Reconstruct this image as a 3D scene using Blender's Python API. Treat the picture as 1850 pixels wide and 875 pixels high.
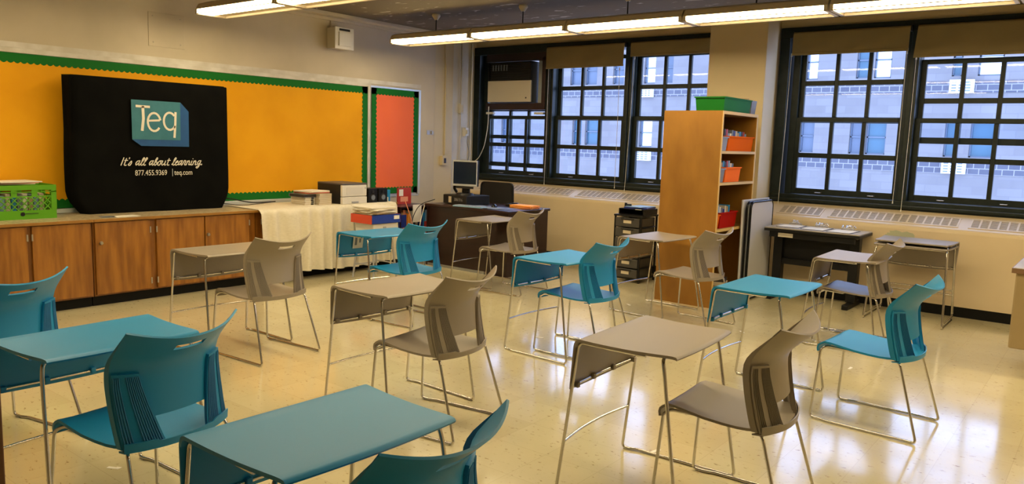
import bpy, bmesh, math, random
from mathutils import Vector, Matrix
random.seed(7)
for o in list(bpy.data.objects): bpy.data.objects.remove(o)
SC = bpy.context.scene; COL = SC.collection
R_ = math.radians

# ------------------------------------------------------------------ camera
cam_d = bpy.data.cameras.new('camera'); cam = bpy.data.objects.new('camera', cam_d); COL.objects.link(cam)
cam_d.sensor_fit = 'HORIZONTAL'; cam_d.sensor_width = 36.0; cam_d.lens = 1405.35 / 1850 * 36.0
cam_d.clip_start = 0.02; cam_d.clip_end = 200
RW = [[0.7844182588, 0.1041975446, -0.6114170973], [0.6194444444, -0.0819444444, 0.7807520018], [0.0312502072, -0.99117505, -0.1288233086]]
cam.matrix_world = Matrix([[RW[i][0], -RW[i][1], -RW[i][2], (0, 0, 1.55)[i]] for i in range(3)] + [[0, 0, 0, 1]])
SC.camera = cam
# ------------------------------------------------------------------ light and exposure
TUBE = (1.0, 0.80, 0.46); TUBE_STRENGTH = 30.0
SKY = (0.50, 0.63, 1.0); SKY_STRENGTH = 5.6
SC.view_settings.view_transform = 'Standard'; SC.view_settings.look = 'None'
SC.view_settings.exposure = 0.0; SC.view_settings.gamma = 1.0; SC.view_settings.use_curve_mapping = False
W = bpy.data.worlds.new('sky'); SC.world = W; W.use_nodes = True
W.node_tree.nodes['Background'].inputs[0].default_value = (*SKY, 1); W.node_tree.nodes['Background'].inputs[1].default_value = SKY_STRENGTH

# ------------------------------------------------------------------ materials
MATS = {}
def mat(name, col, rough=0.5, metal=0.0, col2=None, scale=8.0, detail=4.0, stretch=(1, 1, 1), bump=0.0, bscale=40.0, emit=None, estr=0.0, coat=0.0, lo=0.35, hi=0.65, spec=0.5, trans=0.0):
    if name in MATS: return MATS[name]
    m = bpy.data.materials.new(name); m.use_nodes = True; nt = m.node_tree; N = nt.nodes; L = nt.links
    b = N['Principled BSDF']
    b.inputs['Base Color'].default_value = (*col, 1); b.inputs['Roughness'].default_value = rough; b.inputs['Metallic'].default_value = metal
    b.inputs['Coat Weight'].default_value = coat; b.inputs['Specular IOR Level'].default_value = spec
    if trans: b.inputs['Transmission Weight'].default_value = trans
    if emit: b.inputs['Emission Color'].default_value = (*emit, 1); b.inputs['Emission Strength'].default_value = estr
    tc = N.new('ShaderNodeTexCoord'); mp = N.new('ShaderNodeMapping'); mp.inputs['Scale'].default_value = stretch
    L.new(tc.outputs['Object'], mp.inputs['Vector'])
    if col2:
        n = N.new('ShaderNodeTexNoise'); n.inputs['Scale'].default_value = scale; n.inputs['Detail'].default_value = detail
        r = N.new('ShaderNodeValToRGB'); r.color_ramp.elements[0].position = lo; r.color_ramp.elements[1].position = hi
        r.color_ramp.elements[0].color = (*col, 1); r.color_ramp.elements[1].color = (*col2, 1)
        L.new(mp.outputs[0], n.inputs['Vector']); L.new(n.outputs[0], r.inputs[0]); L.new(r.outputs[0], b.inputs['Base Color'])
    if bump:
        n2 = N.new('ShaderNodeTexNoise'); n2.inputs['Scale'].default_value = bscale; n2.inputs['Detail'].default_value = 3
        bp = N.new('ShaderNodeBump'); bp.inputs['Strength'].default_value = bump; bp.inputs['Distance'].default_value = 0.01
        L.new(mp.outputs[0], n2.inputs['Vector']); L.new(n2.outputs[0], bp.inputs['Height']); L.new(bp.outputs[0], b.inputs['Normal'])
    MATS[name] = m; return m

wall_m = mat('cream_wall_paint', (0.52, 0.45, 0.33), 0.75, col2=(0.60, 0.52, 0.39), scale=1.6, bump=0.12, bscale=9)
pale_m = mat('pale_wall_paint', (0.62, 0.58, 0.50), 0.7, col2=(0.70, 0.67, 0.6), scale=3, bump=0.12, bscale=9)
yel_m = mat('yellow_cream_paint', (0.60, 0.50, 0.30), 0.55, col2=(0.65, 0.54, 0.34), scale=2.0, bump=0.08, bscale=12)
rad_m = mat('radiator_cream_metal', (0.62, 0.51, 0.34), 0.42, col2=(0.58, 0.47, 0.31), scale=2.0)
slot_m = mat('grille_shadow_metal', (0.12, 0.10, 0.07), 0.6)
frame_m = mat('dark_green_window_paint', (0.008, 0.014, 0.013), 0.38, col2=(0.013, 0.021, 0.019), scale=14, bump=0.05, spec=0.35)
chrome = mat('chrome_tube', (0.62, 0.60, 0.57), 0.16, 1.0)
blue_p = mat('teal_blue_plastic', (0.007, 0.235, 0.50), 0.42, bump=0.05, bscale=400, spec=0.45)
gray_p = mat('taupe_grey_plastic', (0.275, 0.235, 0.185), 0.42, bump=0.05, bscale=400, spec=0.45)
glide_m = mat('clear_glide_plastic', (0.5, 0.47, 0.42), 0.3)
rib_blue = mat('ribbed_blue_plastic', (0.003, 0.16, 0.40), 0.5)
rib_gray = mat('ribbed_grey_plastic', (0.20, 0.17, 0.135), 0.5)
oak = mat('varnished_oak', (0.215, 0.078, 0.008), 0.34, col2=(0.36, 0.145, 0.018), scale=4.0, detail=12, stretch=(5, 5, .6), coat=0.2, lo=0.36, hi=0.64)
oak2 = mat('varnished_oak_stile', (0.17, 0.058, 0.006), 0.32, col2=(0.28, 0.105, 0.014), scale=3, detail=9, stretch=(8, 8, 1.0), coat=0.25)
maple = mat('maple_veneer', (0.26, 0.115, 0.013), 0.4, col2=(0.35, 0.165, 0.024), scale=2.2, detail=9, stretch=(2.5, 2.5, 1.0), lo=0.33, hi=0.68)
maple_edge = mat('pale_maple_edge', (0.62, 0.42, 0.13), 0.4)
maple_in = mat('maple_inner', (0.30, 0.15, 0.03), 0.5, col2=(0.36, 0.18, 0.04), scale=2, stretch=(5, 5, 1))
mahog = mat('dark_mahogany', (0.016, 0.005, 0.004), 0.34, col2=(0.026, 0.008, 0.006), scale=2, detail=7, stretch=(1.5, 1.5, 9), coat=0.2)
black = mat('black_plastic', (0.006, 0.006, 0.0065), 0.45, spec=0.3)
blackgl = mat('glossy_black', (0.004, 0.0045, 0.006), 0.2, spec=0.3)
charcoal = mat('charcoal_metal', (0.018, 0.017, 0.017), 0.45, spec=0.35)
blackcloth = mat('black_cover_cloth', (0.0022, 0.0022, 0.0022), 0.9, col2=(0.004, 0.004, 0.0035), scale=5, bump=0.25, bscale=6, spec=0.08)
white_p = mat('white_plastic', (0.72, 0.69, 0.63), 0.4)
ivory = mat('ivory_plastic', (0.60, 0.55, 0.44), 0.45)
paper = mat('white_paper', (0.78, 0.75, 0.68), 0.7)
paper2 = mat('aged_paper', (0.62, 0.54, 0.40), 0.75)
silver = mat('silver_plastic', (0.42, 0.42, 0.44), 0.35, 0.4)
cloth_m = mat('cream_cloth', (0.66, 0.61, 0.49), 0.9, col2=(0.72, 0.67, 0.55), scale=30, stretch=(1, 1, 4), bump=0.1, bscale=120)
shade_m = mat('tan_roller_shade', (0.26, 0.205, 0.095), 0.85, col2=(0.30, 0.235, 0.11), scale=3, bump=0.06, bscale=60)
cord_m = mat('white_cord', (0.62, 0.6, 0.55), 0.5)
graycord = mat('grey_cord', (0.25, 0.25, 0.25), 0.5)
green_p = mat('bright_green_crate', (0.10, 0.34, 0.008), 0.45, spec=0.3)
dgreen_p = mat('dark_green_bin', (0.005, 0.13, 0.012), 0.6, spec=0.2)
orange_p = mat('orange_bin', (0.68, 0.12, 0.003), 0.8, spec=0.05)
orange2 = mat('translucent_orange_bin', (0.85, 0.17, 0.03), 0.8, spec=0.05)
red_p = mat('red_bin', (0.36, 0.01, 0.003), 0.8, spec=0.05)
clear_p = mat('smoky_clear_plastic', (0.22, 0.23, 0.27), 0.22)
drawer_p = mat('smoky_drawer_plastic', (0.06, 0.058, 0.055), 0.3)
yellow_paper = mat('golden_bulletin_paper', (0.72, 0.325, 0.003), 0.7, col2=(0.78, 0.37, 0.005), scale=2.2, bump=0.5, bscale=2.4, spec=0.2)
red_paper = mat('coral_bulletin_paper', (0.82, 0.155, 0.055), 0.55, col2=(0.86, 0.165, 0.05), scale=2.2, bump=0.4, bscale=2.4, spec=0.2)
green_paper = mat('green_scalloped_paper', (0.006, 0.14, 0.015), 0.7, spec=0.2)
chalk = mat('worn_white_board_frame', (0.56, 0.52, 0.45), 0.6, col2=(0.68, 0.65, 0.6), scale=6)
alu = mat('pale_metal_trim', (0.62, 0.68, 0.72), 0.35, 0.5)
brass = mat('dull_metal_knob', (0.45, 0.41, 0.34), 0.35, 0.8)
housing_m = mat('cream_fixture_housing', (0.62, 0.53, 0.38), 0.5)
redcov = mat('red_book_cover', (0.42, 0.035, 0.02), 0.4)
bluecov = mat('blue_book_cover', (0.02, 0.25, 0.55), 0.4)
navycov = mat('navy_cover', (0.015, 0.03, 0.22), 0.4)
darkcov = mat('dark_book_cover', (0.035, 0.03, 0.03), 0.5)
tancov = mat('tan_book_cover', (0.42, 0.30, 0.17), 0.5)
greycov = mat('grey_book_cover', (0.16, 0.19, 0.24), 0.5)
palebl = mat('pale_blue_cover', (0.25, 0.42, 0.62), 0.5)
orange_f = mat('orange_folder_card', (0.85, 0.36, 0.05), 0.6)
pink_f = mat('pink_folder_card', (0.75, 0.30, 0.18), 0.6)
teal_print = mat('teal_print', (0.02, 0.14, 0.20), 0.6, col2=(0.03, 0.17, 0.23), scale=9)
blue_print = mat('blue_print', (0.002, 0.06, 0.22), 0.6, col2=(0.003, 0.075, 0.26), scale=9)
white_print = mat('white_print', (0.72, 0.68, 0.6), 0.7)
grey_print = mat('grey_print', (0.12, 0.11, 0.1), 0.7)
table_top = mat('grey_table_laminate', (0.36, 0.33, 0.29), 0.3)
tabwhite = mat('white_table_underside', (0.50, 0.50, 0.53), 0.35)
tanmetal = mat('tan_desk_metal', (0.36, 0.27, 0.14), 0.4)
brown_wood = mat('brown_door_wood', (0.12, 0.05, 0.02), 0.4, col2=(0.16, 0.07, 0.03), scale=3, stretch=(5, 5, 1))
kick_m = mat('black_rubber_base', (0.004, 0.0038, 0.0035), 0.6, spec=0.2)
screen_m = mat('dark_screen', (0.010, 0.016, 0.035), 0.12)
keys_m = mat('pale_keys', (0.30, 0.35, 0.45), 0.5)
tape_m = mat('silver_kick_strip', (0.35, 0.36, 0.38), 0.35, 0.6)
mesh_m = mat('black_mesh_fabric', (0.007, 0.006, 0.005), 0.8, bump=0.4, bscale=300)
stain_m = mat('green_paint_patch', (0.40, 0.42, 0.29), 0.6)

def nodes_mat(name):
    m = bpy.data.materials.new(name); m.use_nodes = True; MATS[name] = m
    return m, m.node_tree.nodes, m.node_tree.links, m.node_tree.nodes['Principled BSDF']

# floor: cream vinyl tiles, speckled, polished
fm, N, L, b = nodes_mat('polished_vinyl_tile')
tc = N.new('ShaderNodeTexCoord')
br = N.new('ShaderNodeTexBrick'); br.offset = 0; br.inputs['Scale'].default_value = 1; br.inputs['Brick Width'].default_value = 0.305; br.inputs['Row Height'].default_value = 0.305
br.inputs['Mortar Size'].default_value = 0.0012; br.inputs['Mortar Smooth'].default_value = 0.5
br.inputs['Color1'].default_value = (0.60, 0.53, 0.33, 1); br.inputs['Color2'].default_value = (0.65, 0.58, 0.37, 1); br.inputs['Mortar'].default_value = (0.50, 0.43, 0.27, 1)
n1 = N.new('ShaderNodeTexNoise'); n1.inputs['Scale'].default_value = 24; n1.inputs['Detail'].default_value = 5; n1.inputs['Roughness'].default_value = 0.65
mp = N.new('ShaderNodeMapping'); mp.inputs['Scale'].default_value = (1, 1.8, 1); L.new(tc.outputs['Object'], mp.inputs[0]); L.new(mp.outputs[0], n1.inputs[0])
rp = N.new('ShaderNodeValToRGB'); rp.color_ramp.elements[0].position = 0.61; rp.color_ramp.elements[1].position = 0.68
mx = N.new('ShaderNodeMixRGB'); mx.inputs[2].default_value = (0.30, 0.22, 0.11, 1)
n3 = N.new('ShaderNodeTexNoise'); n3.inputs['Scale'].default_value = 1.1; n3.inputs['Detail'].default_value = 5
mx2 = N.new('ShaderNodeMixRGB'); mx2.blend_type = 'MULTIPLY'; mx2.inputs[0].default_value = 0.35
rp3 = N.new('ShaderNodeValToRGB'); rp3.color_ramp.elements[0].color = (0.72, 0.7, 0.66, 1); rp3.color_ramp.elements[0].position = 0.35; rp3.color_ramp.elements[1].position = 0.6
L.new(tc.outputs['Object'], br.inputs[0]); L.new(n1.outputs[0], rp.inputs[0]); L.new(rp.outputs[0], mx.inputs[0]); L.new(br.outputs[0], mx.inputs[1])
L.new(tc.outputs['Object'], n3.inputs[0]); L.new(n3.outputs[0], rp3.inputs[0]); L.new(mx.outputs[0], mx2.inputs[1]); L.new(rp3.outputs[0], mx2.inputs[2]); L.new(mx2.outputs[0], b.inputs['Base Color'])
n4 = N.new('ShaderNodeTexNoise'); n4.inputs['Scale'].default_value = 3.5; n4.inputs['Detail'].default_value = 4; rp4 = N.new('ShaderNodeMapRange'); rp4.inputs['To Min'].default_value = 0.10; rp4.inputs['To Max'].default_value = 0.27
L.new(tc.outputs['Object'], n4.inputs[0]); L.new(n4.outputs[0], rp4.inputs[0]); L.new(rp4.outputs[0], b.inputs['Roughness'])
bp = N.new('ShaderNodeBump'); bp.inputs['Strength'].default_value = 0.10; bp.inputs['Distance'].default_value = 0.02; n5 = N.new('ShaderNodeTexNoise'); n5.inputs['Scale'].default_value = 2.6; n5.inputs['Detail'].default_value = 2
L.new(tc.outputs['Object'], n5.inputs[0]); L.new(n5.outputs[0], bp.inputs['Height']); L.new(bp.outputs[0], b.inputs['Normal'])
b.inputs['Specular IOR Level'].default_value = 0.6; b.inputs['Coat Weight'].default_value = 0.5; b.inputs['Coat Roughness'].default_value = 0.09
# ceiling: dull plaster with pale noise flecks
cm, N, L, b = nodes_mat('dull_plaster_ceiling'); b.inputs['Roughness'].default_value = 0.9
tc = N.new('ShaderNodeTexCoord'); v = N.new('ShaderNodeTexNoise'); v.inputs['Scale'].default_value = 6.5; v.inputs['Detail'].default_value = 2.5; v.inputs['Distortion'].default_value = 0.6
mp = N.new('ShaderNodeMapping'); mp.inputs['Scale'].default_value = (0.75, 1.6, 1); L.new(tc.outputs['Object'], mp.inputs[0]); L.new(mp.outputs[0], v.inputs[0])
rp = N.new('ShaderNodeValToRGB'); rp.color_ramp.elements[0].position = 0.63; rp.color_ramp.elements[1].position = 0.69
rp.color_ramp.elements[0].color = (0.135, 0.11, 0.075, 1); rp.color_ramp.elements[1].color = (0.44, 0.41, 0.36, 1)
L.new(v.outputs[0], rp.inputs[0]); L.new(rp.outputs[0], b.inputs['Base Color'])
# worn speckled laminate of the counter
lm, N, L, b = nodes_mat('speckled_counter_laminate'); b.inputs['Roughness'].default_value = 0.35
tc = N.new('ShaderNodeTexCoord'); ck = N.new('ShaderNodeTexChecker'); ck.inputs['Scale'].default_value = 18; ck.inputs['Color1'].default_value = (0.52, 0.43, 0.28, 1); ck.inputs['Color2'].default_value = (0.34, 0.26, 0.15, 1)
mp = N.new('ShaderNodeMapping'); mp.inputs['Rotation'].default_value = (0, 0, 0.6); nn = N.new('ShaderNodeTexNoise'); nn.inputs['Scale'].default_value = 20; ad = N.new('ShaderNodeMixRGB'); ad.inputs[0].default_value = 0.12
L.new(tc.outputs['Object'], mp.inputs[0]); L.new(mp.outputs[0], ad.inputs[1]); L.new(tc.outputs['Object'], nn.inputs[0]); L.new(nn.outputs[1], ad.inputs[2]); L.new(ad.outputs[0], ck.inputs[0]); L.new(ck.outputs[0], b.inputs['Base Color'])
# stone of the building across the street
sm, N, L, b = nodes_mat('pale_ashlar_stone'); b.inputs['Roughness'].default_value = 0.85
tc = N.new('ShaderNodeTexCoord'); mp = N.new('ShaderNodeMapping'); mp.inputs['Rotation'].default_value = (R_(-90), 0, 0)
br = N.new('ShaderNodeTexBrick'); br.inputs['Scale'].default_value = 1; br.inputs['Brick Width'].default_value = 0.9; br.inputs['Row Height'].default_value = 0.34; br.inputs['Mortar Size'].default_value = 0.012
br.inputs['Color1'].default_value = (0.165, 0.155, 0.155, 1); br.inputs['Color2'].default_value = (0.195, 0.185, 0.18, 1); br.inputs['Mortar'].default_value = (0.16, 0.15, 0.16, 1)
L.new(tc.outputs['Object'], mp.inputs[0]); L.new(mp.outputs[0], br.inputs[0])
nn = N.new('ShaderNodeTexNoise'); nn.inputs['Scale'].default_value = 0.8; nn.inputs['Detail'].default_value = 6; mr = N.new('ShaderNodeMapRange'); mr.inputs['To Min'].default_value = 0.8; mr.inputs['To Max'].default_value = 1.15
mu = N.new('ShaderNodeMixRGB'); mu.blend_type = 'MULTIPLY'; mu.inputs[0].default_value = 1
L.new(tc.outputs['Object'], nn.inputs[0]); L.new(nn.outputs[0], mr.inputs[0]); L.new(br.outputs[0], mu.inputs[1]); L.new(mr.outputs[0], mu.inputs[2]); L.new(mu.outputs[0], b.inputs['Base Color'])
bandm, N, L, b = nodes_mat('dark_glazed_block'); b.inputs['Roughness'].default_value = 0.5
tc = N.new('ShaderNodeTexCoord'); mp = N.new('ShaderNodeMapping'); mp.inputs['Rotation'].default_value = (R_(-90), 0, 0); mp.inputs['Location'].default_value = (0, 0, 0)
br = N.new('ShaderNodeTexBrick'); br.inputs['Scale'].default_value = 1; br.inputs['Brick Width'].default_value = 0.42; br.inputs['Row Height'].default_value = 0.25; br.inputs['Mortar Size'].default_value = 0.018
br.inputs['Color1'].default_value = (0.06, 0.062, 0.085, 1); br.inputs['Color2'].default_value = (0.08, 0.082, 0.105, 1); br.inputs['Mortar'].default_value = (0.24, 0.23, 0.24, 1)
L.new(tc.outputs['Object'], mp.inputs[0]); L.new(mp.outputs[0], br.inputs[0]); L.new(br.outputs[0], b.inputs['Base Color'])
# window glass
gm = bpy.data.materials.new('window_glass'); gm.use_nodes = True; N = gm.node_tree.nodes; L = gm.node_tree.links; N.remove(N['Principled BSDF'])
t = N.new('ShaderNodeBsdfTransparent'); g = N.new('ShaderNodeBsdfGlossy'); g.inputs['Roughness'].default_value = 0.02; ms = N.new('ShaderNodeMixShader'); ms.inputs[0].default_value = 0.014
t.inputs[0].default_value = (0.93, 0.96, 1.0, 1)
L.new(t.outputs[0], ms.inputs[1]); L.new(g.outputs[0], ms.inputs[2]); L.new(ms.outputs[0], N['Material Output'].inputs[0])
lens_m = mat('glowing_fixture_lens', (0.9, 0.85, 0.7), 0.5, emit=TUBE, estr=TUBE_STRENGTH)
mirror_glass = mat('sky_reflecting_glass', (0.75, 0.8, 0.85), 0.08, 0.9)
teal_glass = mat('dim_teal_glass', (0.05, 0.12, 0.17), 0.15)
dim_glass = mat('dim_grey_glass', (0.10, 0.13, 0.18), 0.2)

# ------------------------------------------------------------------ helpers
def link(name, bm, m, parent=None, smooth=False, bevel=0.0, angle=35):
    me = bpy.data.meshes.new(name); bmesh.ops.recalc_face_normals(bm, faces=bm.faces); bm.to_mesh(me); bm.free()
    if m: me.materials.append(m)
    if smooth:
        me.polygons.foreach_set('use_smooth', [True] * len(me.polygons)); me.set_sharp_from_angle(angle=R_(angle))
    o = bpy.data.objects.new(name, me); COL.objects.link(o); o.parent = parent
    if bevel:
        md = o.modifiers.new('bevel', 'BEVEL'); md.width = bevel; md.segments = 2; md.limit_method = 'ANGLE'
    return o
def box(bm, x0, x1, y0, y1, z0, z1, M=None):
    vs = [bm.verts.new(Vector(p)) for p in [(x0, y0, z0), (x1, y0, z0), (x1, y1, z0), (x0, y1, z0), (x0, y0, z1), (x1, y0, z1), (x1, y1, z1), (x0, y1, z1)]]
    for f in [(0, 3, 2, 1), (4, 5, 6, 7), (0, 1, 5, 4), (1, 2, 6, 5), (2, 3, 7, 6), (3, 0, 4, 7)]: bm.faces.new([vs[i] for i in f])
    if M is not None: bmesh.ops.transform(bm, matrix=M, verts=vs)
    return vs
def boxes(name, lst, m, parent=None, bevel=0.0):
    bm = bmesh.new()
    for a in lst: box(bm, *a)
    return link(name, bm, m, parent, bevel=bevel)
def cyl(bm, p0, p1, r0, r1=None, n=16):
    r1 = r0 if r1 is None else r1
    p0 = Vector(p0); p1 = Vector(p1); d = (p1 - p0).normalized(); a = d.orthogonal().normalized(); c = d.cross(a)
    A = []; B = []
    for i in range(n):
        t = 2 * math.pi * i / n; u = a * math.cos(t) + c * math.sin(t); A.append(bm.verts.new(p0 + u * r0)); B.append(bm.verts.new(p1 + u * r1))
    for i in range(n): bm.faces.new([A[i], A[(i + 1) % n], B[(i + 1) % n], B[i]])
    bm.faces.new(A[::-1]); bm.faces.new(B)
def fillet(pts, rad, closed=False, n=5):
    pts = [Vector(p) for p in pts]; out = []; m = len(pts)
    for i, p in enumerate(pts):
        if not closed and i in (0, m - 1): out.append(p); continue
        a = pts[(i - 1) % m] - p; c = pts[(i + 1) % m] - p; r = min(rad, a.length * .45, c.length * .45)
        a.normalize(); c.normalize(); s = p + a * r; e = p + c * r
        for k in range(n + 1):
            t = k / n; out.append(s * (1 - t) ** 2 + p * 2 * t * (1 - t) + e * t * t)
    return out
def tube(bm, pts, r, closed=False, rad=0.03, n=8, seg=5):
    P = fillet(pts, rad, closed, seg) if rad else [Vector(p) for p in pts]
    m = len(P); rings = []; up = None
    for i in range(m):
        if closed: d = P[(i + 1) % m] - P[(i - 1) % m]
        else: d = P[min(i + 1, m - 1)] - P[max(i - 1, 0)]
        d.normalize()
        if up is None: up = d.orthogonal().normalized()
        up = (up - d * up.dot(d)).normalized(); c = d.cross(up)
        rings.append([bm.verts.new(P[i] + (up * math.cos(2 * math.pi * k / n) + c * math.sin(2 * math.pi * k / n)) * r) for k in range(n)])
    for i in range(m if closed else m - 1):
        A = rings[i]; B = rings[(i + 1) % m]; off = 0
        if closed and i == m - 1:
            off = min(range(n), key=lambda o: (A[0].co - B[o].co).length)
        for k in range(n): bm.faces.new([A[k], A[(k + 1) % n], B[(k + 1 + off) % n], B[(k + off) % n]])
    if not closed: bm.faces.new(rings[0][::-1]); bm.faces.new(rings[-1])
def tubes(name, lst, r, m, parent=None, **kw):
    bm = bmesh.new()
    for p in lst: tube(bm, p, r, **kw)
    return link(name, bm, m, parent, smooth=True, angle=60)
def shell(G, th, skip=lambda i, j: False):
    """grid of points -> closed sheet of thickness th (back side = along -normal)"""
    ni = len(G); nj = len(G[0]); bm = bmesh.new(); G = [[Vector(p) for p in row] for row in G]
    T = []; B = []
    for i in range(ni):
        T.append([]); B.append([])
        for j in range(nj):
            a = G[min(i + 1, ni - 1)][j] - G[max(i - 1, 0)][j]; c = G[i][min(j + 1, nj - 1)] - G[i][max(j - 1, 0)]
            nrm = a.cross(c).normalized(); T[-1].append(bm.verts.new(G[i][j])); B[-1].append(bm.verts.new(G[i][j] - nrm * th))
    use = lambda i, j: 0 <= i < ni - 1 and 0 <= j < nj - 1 and not skip(i, j)
    for i in range(ni - 1):
        for j in range(nj - 1):
            if not use(i, j): continue
            bm.faces.new([T[i][j], T[i + 1][j], T[i + 1][j + 1], T[i][j + 1]]); bm.faces.new([B[i][j], B[i][j + 1], B[i + 1][j + 1], B[i + 1][j]])
            for (di, dj, p, q) in ((-1, 0, (i, j), (i, j + 1)), (1, 0, (i + 1, j + 1), (i + 1, j)), (0, -1, (i + 1, j), (i, j)), (0, 1, (i, j + 1), (i + 1, j + 1))):
                if not use(i + di, j + dj): bm.faces.new([T[p[0]][p[1]], T[q[0]][q[1]], B[q[0]][q[1]], B[p[0]][p[1]]])
    bmesh.ops.delete(bm, geom=[v for v in bm.verts if not v.link_faces], context='VERTS')
    return bm
def thing(name, label, cat, loc=(0, 0, 0), rz=0.0, group=None):
    o = bpy.data.objects.new(name, None); COL.objects.link(o); o.empty_display_size = 0.05
    o.location = loc; o.rotation_euler = (0, 0, rz); return tag(o, label, cat, group)
def tag(o, label, cat, group=None):
    o['label'] = label; o['category'] = cat
    if group: o['group'] = group
    return o
def struct(o):
    o['kind'] = 'structure'; return o
def move(o, loc, rz=0.0):
    o.location = loc; o.rotation_euler = (0, 0, rz); return o
def dup(root, loc, rz=0.0, label=None, group=None, parent=None, scale=None):
    r = root.copy(); COL.objects.link(r); r.location = loc; r.rotation_euler = (0, 0, rz)
    if scale: r.scale = scale
    if label: r['label'] = label
    if group: r['group'] = group
    for ch in list(root.children):
        c = ch.copy(); COL.objects.link(c); c.parent = r
        for g in list(ch.children):
            d = g.copy(); COL.objects.link(d); d.parent = c
    return r
def text(name, body, size, m, parent, M, shear=0.0, ex=0.0006, offset=0.0, sx=1.0, align='LEFT', spacing=1.0):
    cu = bpy.data.curves.new('t', 'FONT'); cu.body = body; cu.size = size; cu.shear = shear; cu.extrude = ex; cu.offset = offset; cu.align_x = align; cu.space_character = spacing
    ob = bpy.data.objects.new('t', cu); COL.objects.link(ob); bpy.context.view_layer.update()
    me = bpy.data.meshes.new_from_object(ob.evaluated_get(bpy.context.evaluated_depsgraph_get())); bpy.data.objects.remove(ob)
    me.transform(M @ Matrix.Diagonal((sx, 1, 1, 1))); me.materials.clear(); me.materials.append(m); me.name = name
    o = bpy.data.objects.new(name, me); COL.objects.link(o); o.parent = parent; return o
def onX(x, y, z): return Matrix([[0, 0, 1, x], [1, 0, 0, y], [0, 1, 0, z], [0, 0, 0, 1]])   # text facing +x
def onY(x, y, z): return Matrix([[1, 0, 0, x], [0, 0, -1, y], [0, 1, 0, z], [0, 0, 0, 1]])  # text facing -y

# ------------------------------------------------------------------ the room
CZ = 2.97
struct(boxes('floor', [(-8.0, 3.2, -3.2, 9.2, -0.1, 0)], fm))
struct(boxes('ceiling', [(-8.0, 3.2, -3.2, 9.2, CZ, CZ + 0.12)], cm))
struct(boxes('wall_left', [(-8.0, -7.60, -3.2, 7.88, 0, CZ)], wall_m))
struct(boxes('wall_left_far', [(-8.0, -7.70, 8.28, 9.2, 0, CZ)], pale_m)).name = 'wall_corner'
struct(boxes('trim_1', [(-8.0, -7.635, 7.88, 8.28, 0, CZ)], yel_m))
struct(boxes('wall_right', [(3.0, 3.2, -3.2, 9.2, 0, CZ)], wall_m))
struct(boxes('wall_back', [(-8.0, 3.0, -3.2, -3.0, 0, CZ)], wall_m))
struct(boxes('wall_window', [(-7.70, 3.0, 8.84, 9.2, 2.885, CZ), (-7.70, 3.0, 8.84, 9.2, 0, 0.97), (-3.80, -3.2, 8.7, 9.2, 0, CZ), (0.72, 3.0, 8.84, 9.2, 0.97, 2.885)], yel_m))
struct(boxes('trim_2', [(-3.84, -3.18, 8.40, 8.72, 0, CZ)], yel_m, bevel=0.006))
struct(boxes('trim_3', [(-7.6, -7.44, -3.0, 7.9, 2.93, CZ), (-7.6, -7.56, -3.0, 7.9, 2.895, 2.93)], wall_m, bevel=0.004))
struct(boxes('baseboard_window', [(-7.70, 3.0, 8.46, 8.52, 0, 0.105)], kick_m))
# wood door frame edge right beside the camera
struct(boxes('trim_4', [(-1.70, -1.545, 0.36, 0.50, 0, 2.1)], brown_wood, bevel=0.003))
# bay frames
def bay(n, x0, x1, mull):
    L = [(x0, x1, 8.80, 9.06, 2.775, 2.885), (x0, x1, 8.80, 9.06, 0.965, 1.06), (x0 - 0.0, x0 + 0.11, 8.80, 9.06, 1.06, 2.775), (x1 - 0.11, x1, 8.80, 9.06, 1.06, 2.775), (x0, x1, 8.765, 8.80, 0.985, 1.015)]
    for a, c in mull: L.append((a, c, 8.82, 9.06, 1.06, 2.775)); L.append((a + 0.035, c - 0.035, 8.80, 8.82, 1.06, 2.775))
    struct(boxes('trim_%d' % n, L, frame_m, bevel=0.006))
bay(5, -7.70, -3.80, [(-6.405, -6.285), (-5.165, -5.06)])
bay(6, -3.18, 0.72, [(-1.88, -1.765), (-0.66, -0.545)])
def sash(bm, gbm, x0, z0, y, d=0.04, wide=1.0, bot=0.065):
    X0 = x0 - 0.05; X1 = x0 + wide + 0.05; zt = z0 + 0.735
    box(bm, X0, x0, y, y + d, z0 - bot, zt + 0.05); box(bm, x0 + wide, X1, y, y + d, z0 - bot, zt + 0.05)
    box(bm, x0, x0 + wide, y, y + d, z0 - bot, z0); box(bm, x0, x0 + wide, y, y + d, zt, zt + 0.05)
    for k in (1, 2):
        xm = x0 + wide * k / 3; box(bm, xm - 0.021, xm + 0.021, y, y + d, z0, zt)
    zm = z0 + 0.3675; 
    for k in range(3): 
        a = x0 + (wide * k / 3 + 0.021 if k else 0); c = x0 + (wide * (k + 1) / 3 - 0.021 if k < 2 else wide); box(bm, a, c, y, y + d, zm - 0.027, zm + 0.027)
    box(gbm, x0 - 0.005, x0 + wide + 0.005, y + d * .45, y + d * .55, z0 - 0.005, zt + 0.005)
drop = [0.68, 0.0, 0.0, 0.0, 0.2, 0.0]
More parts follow.
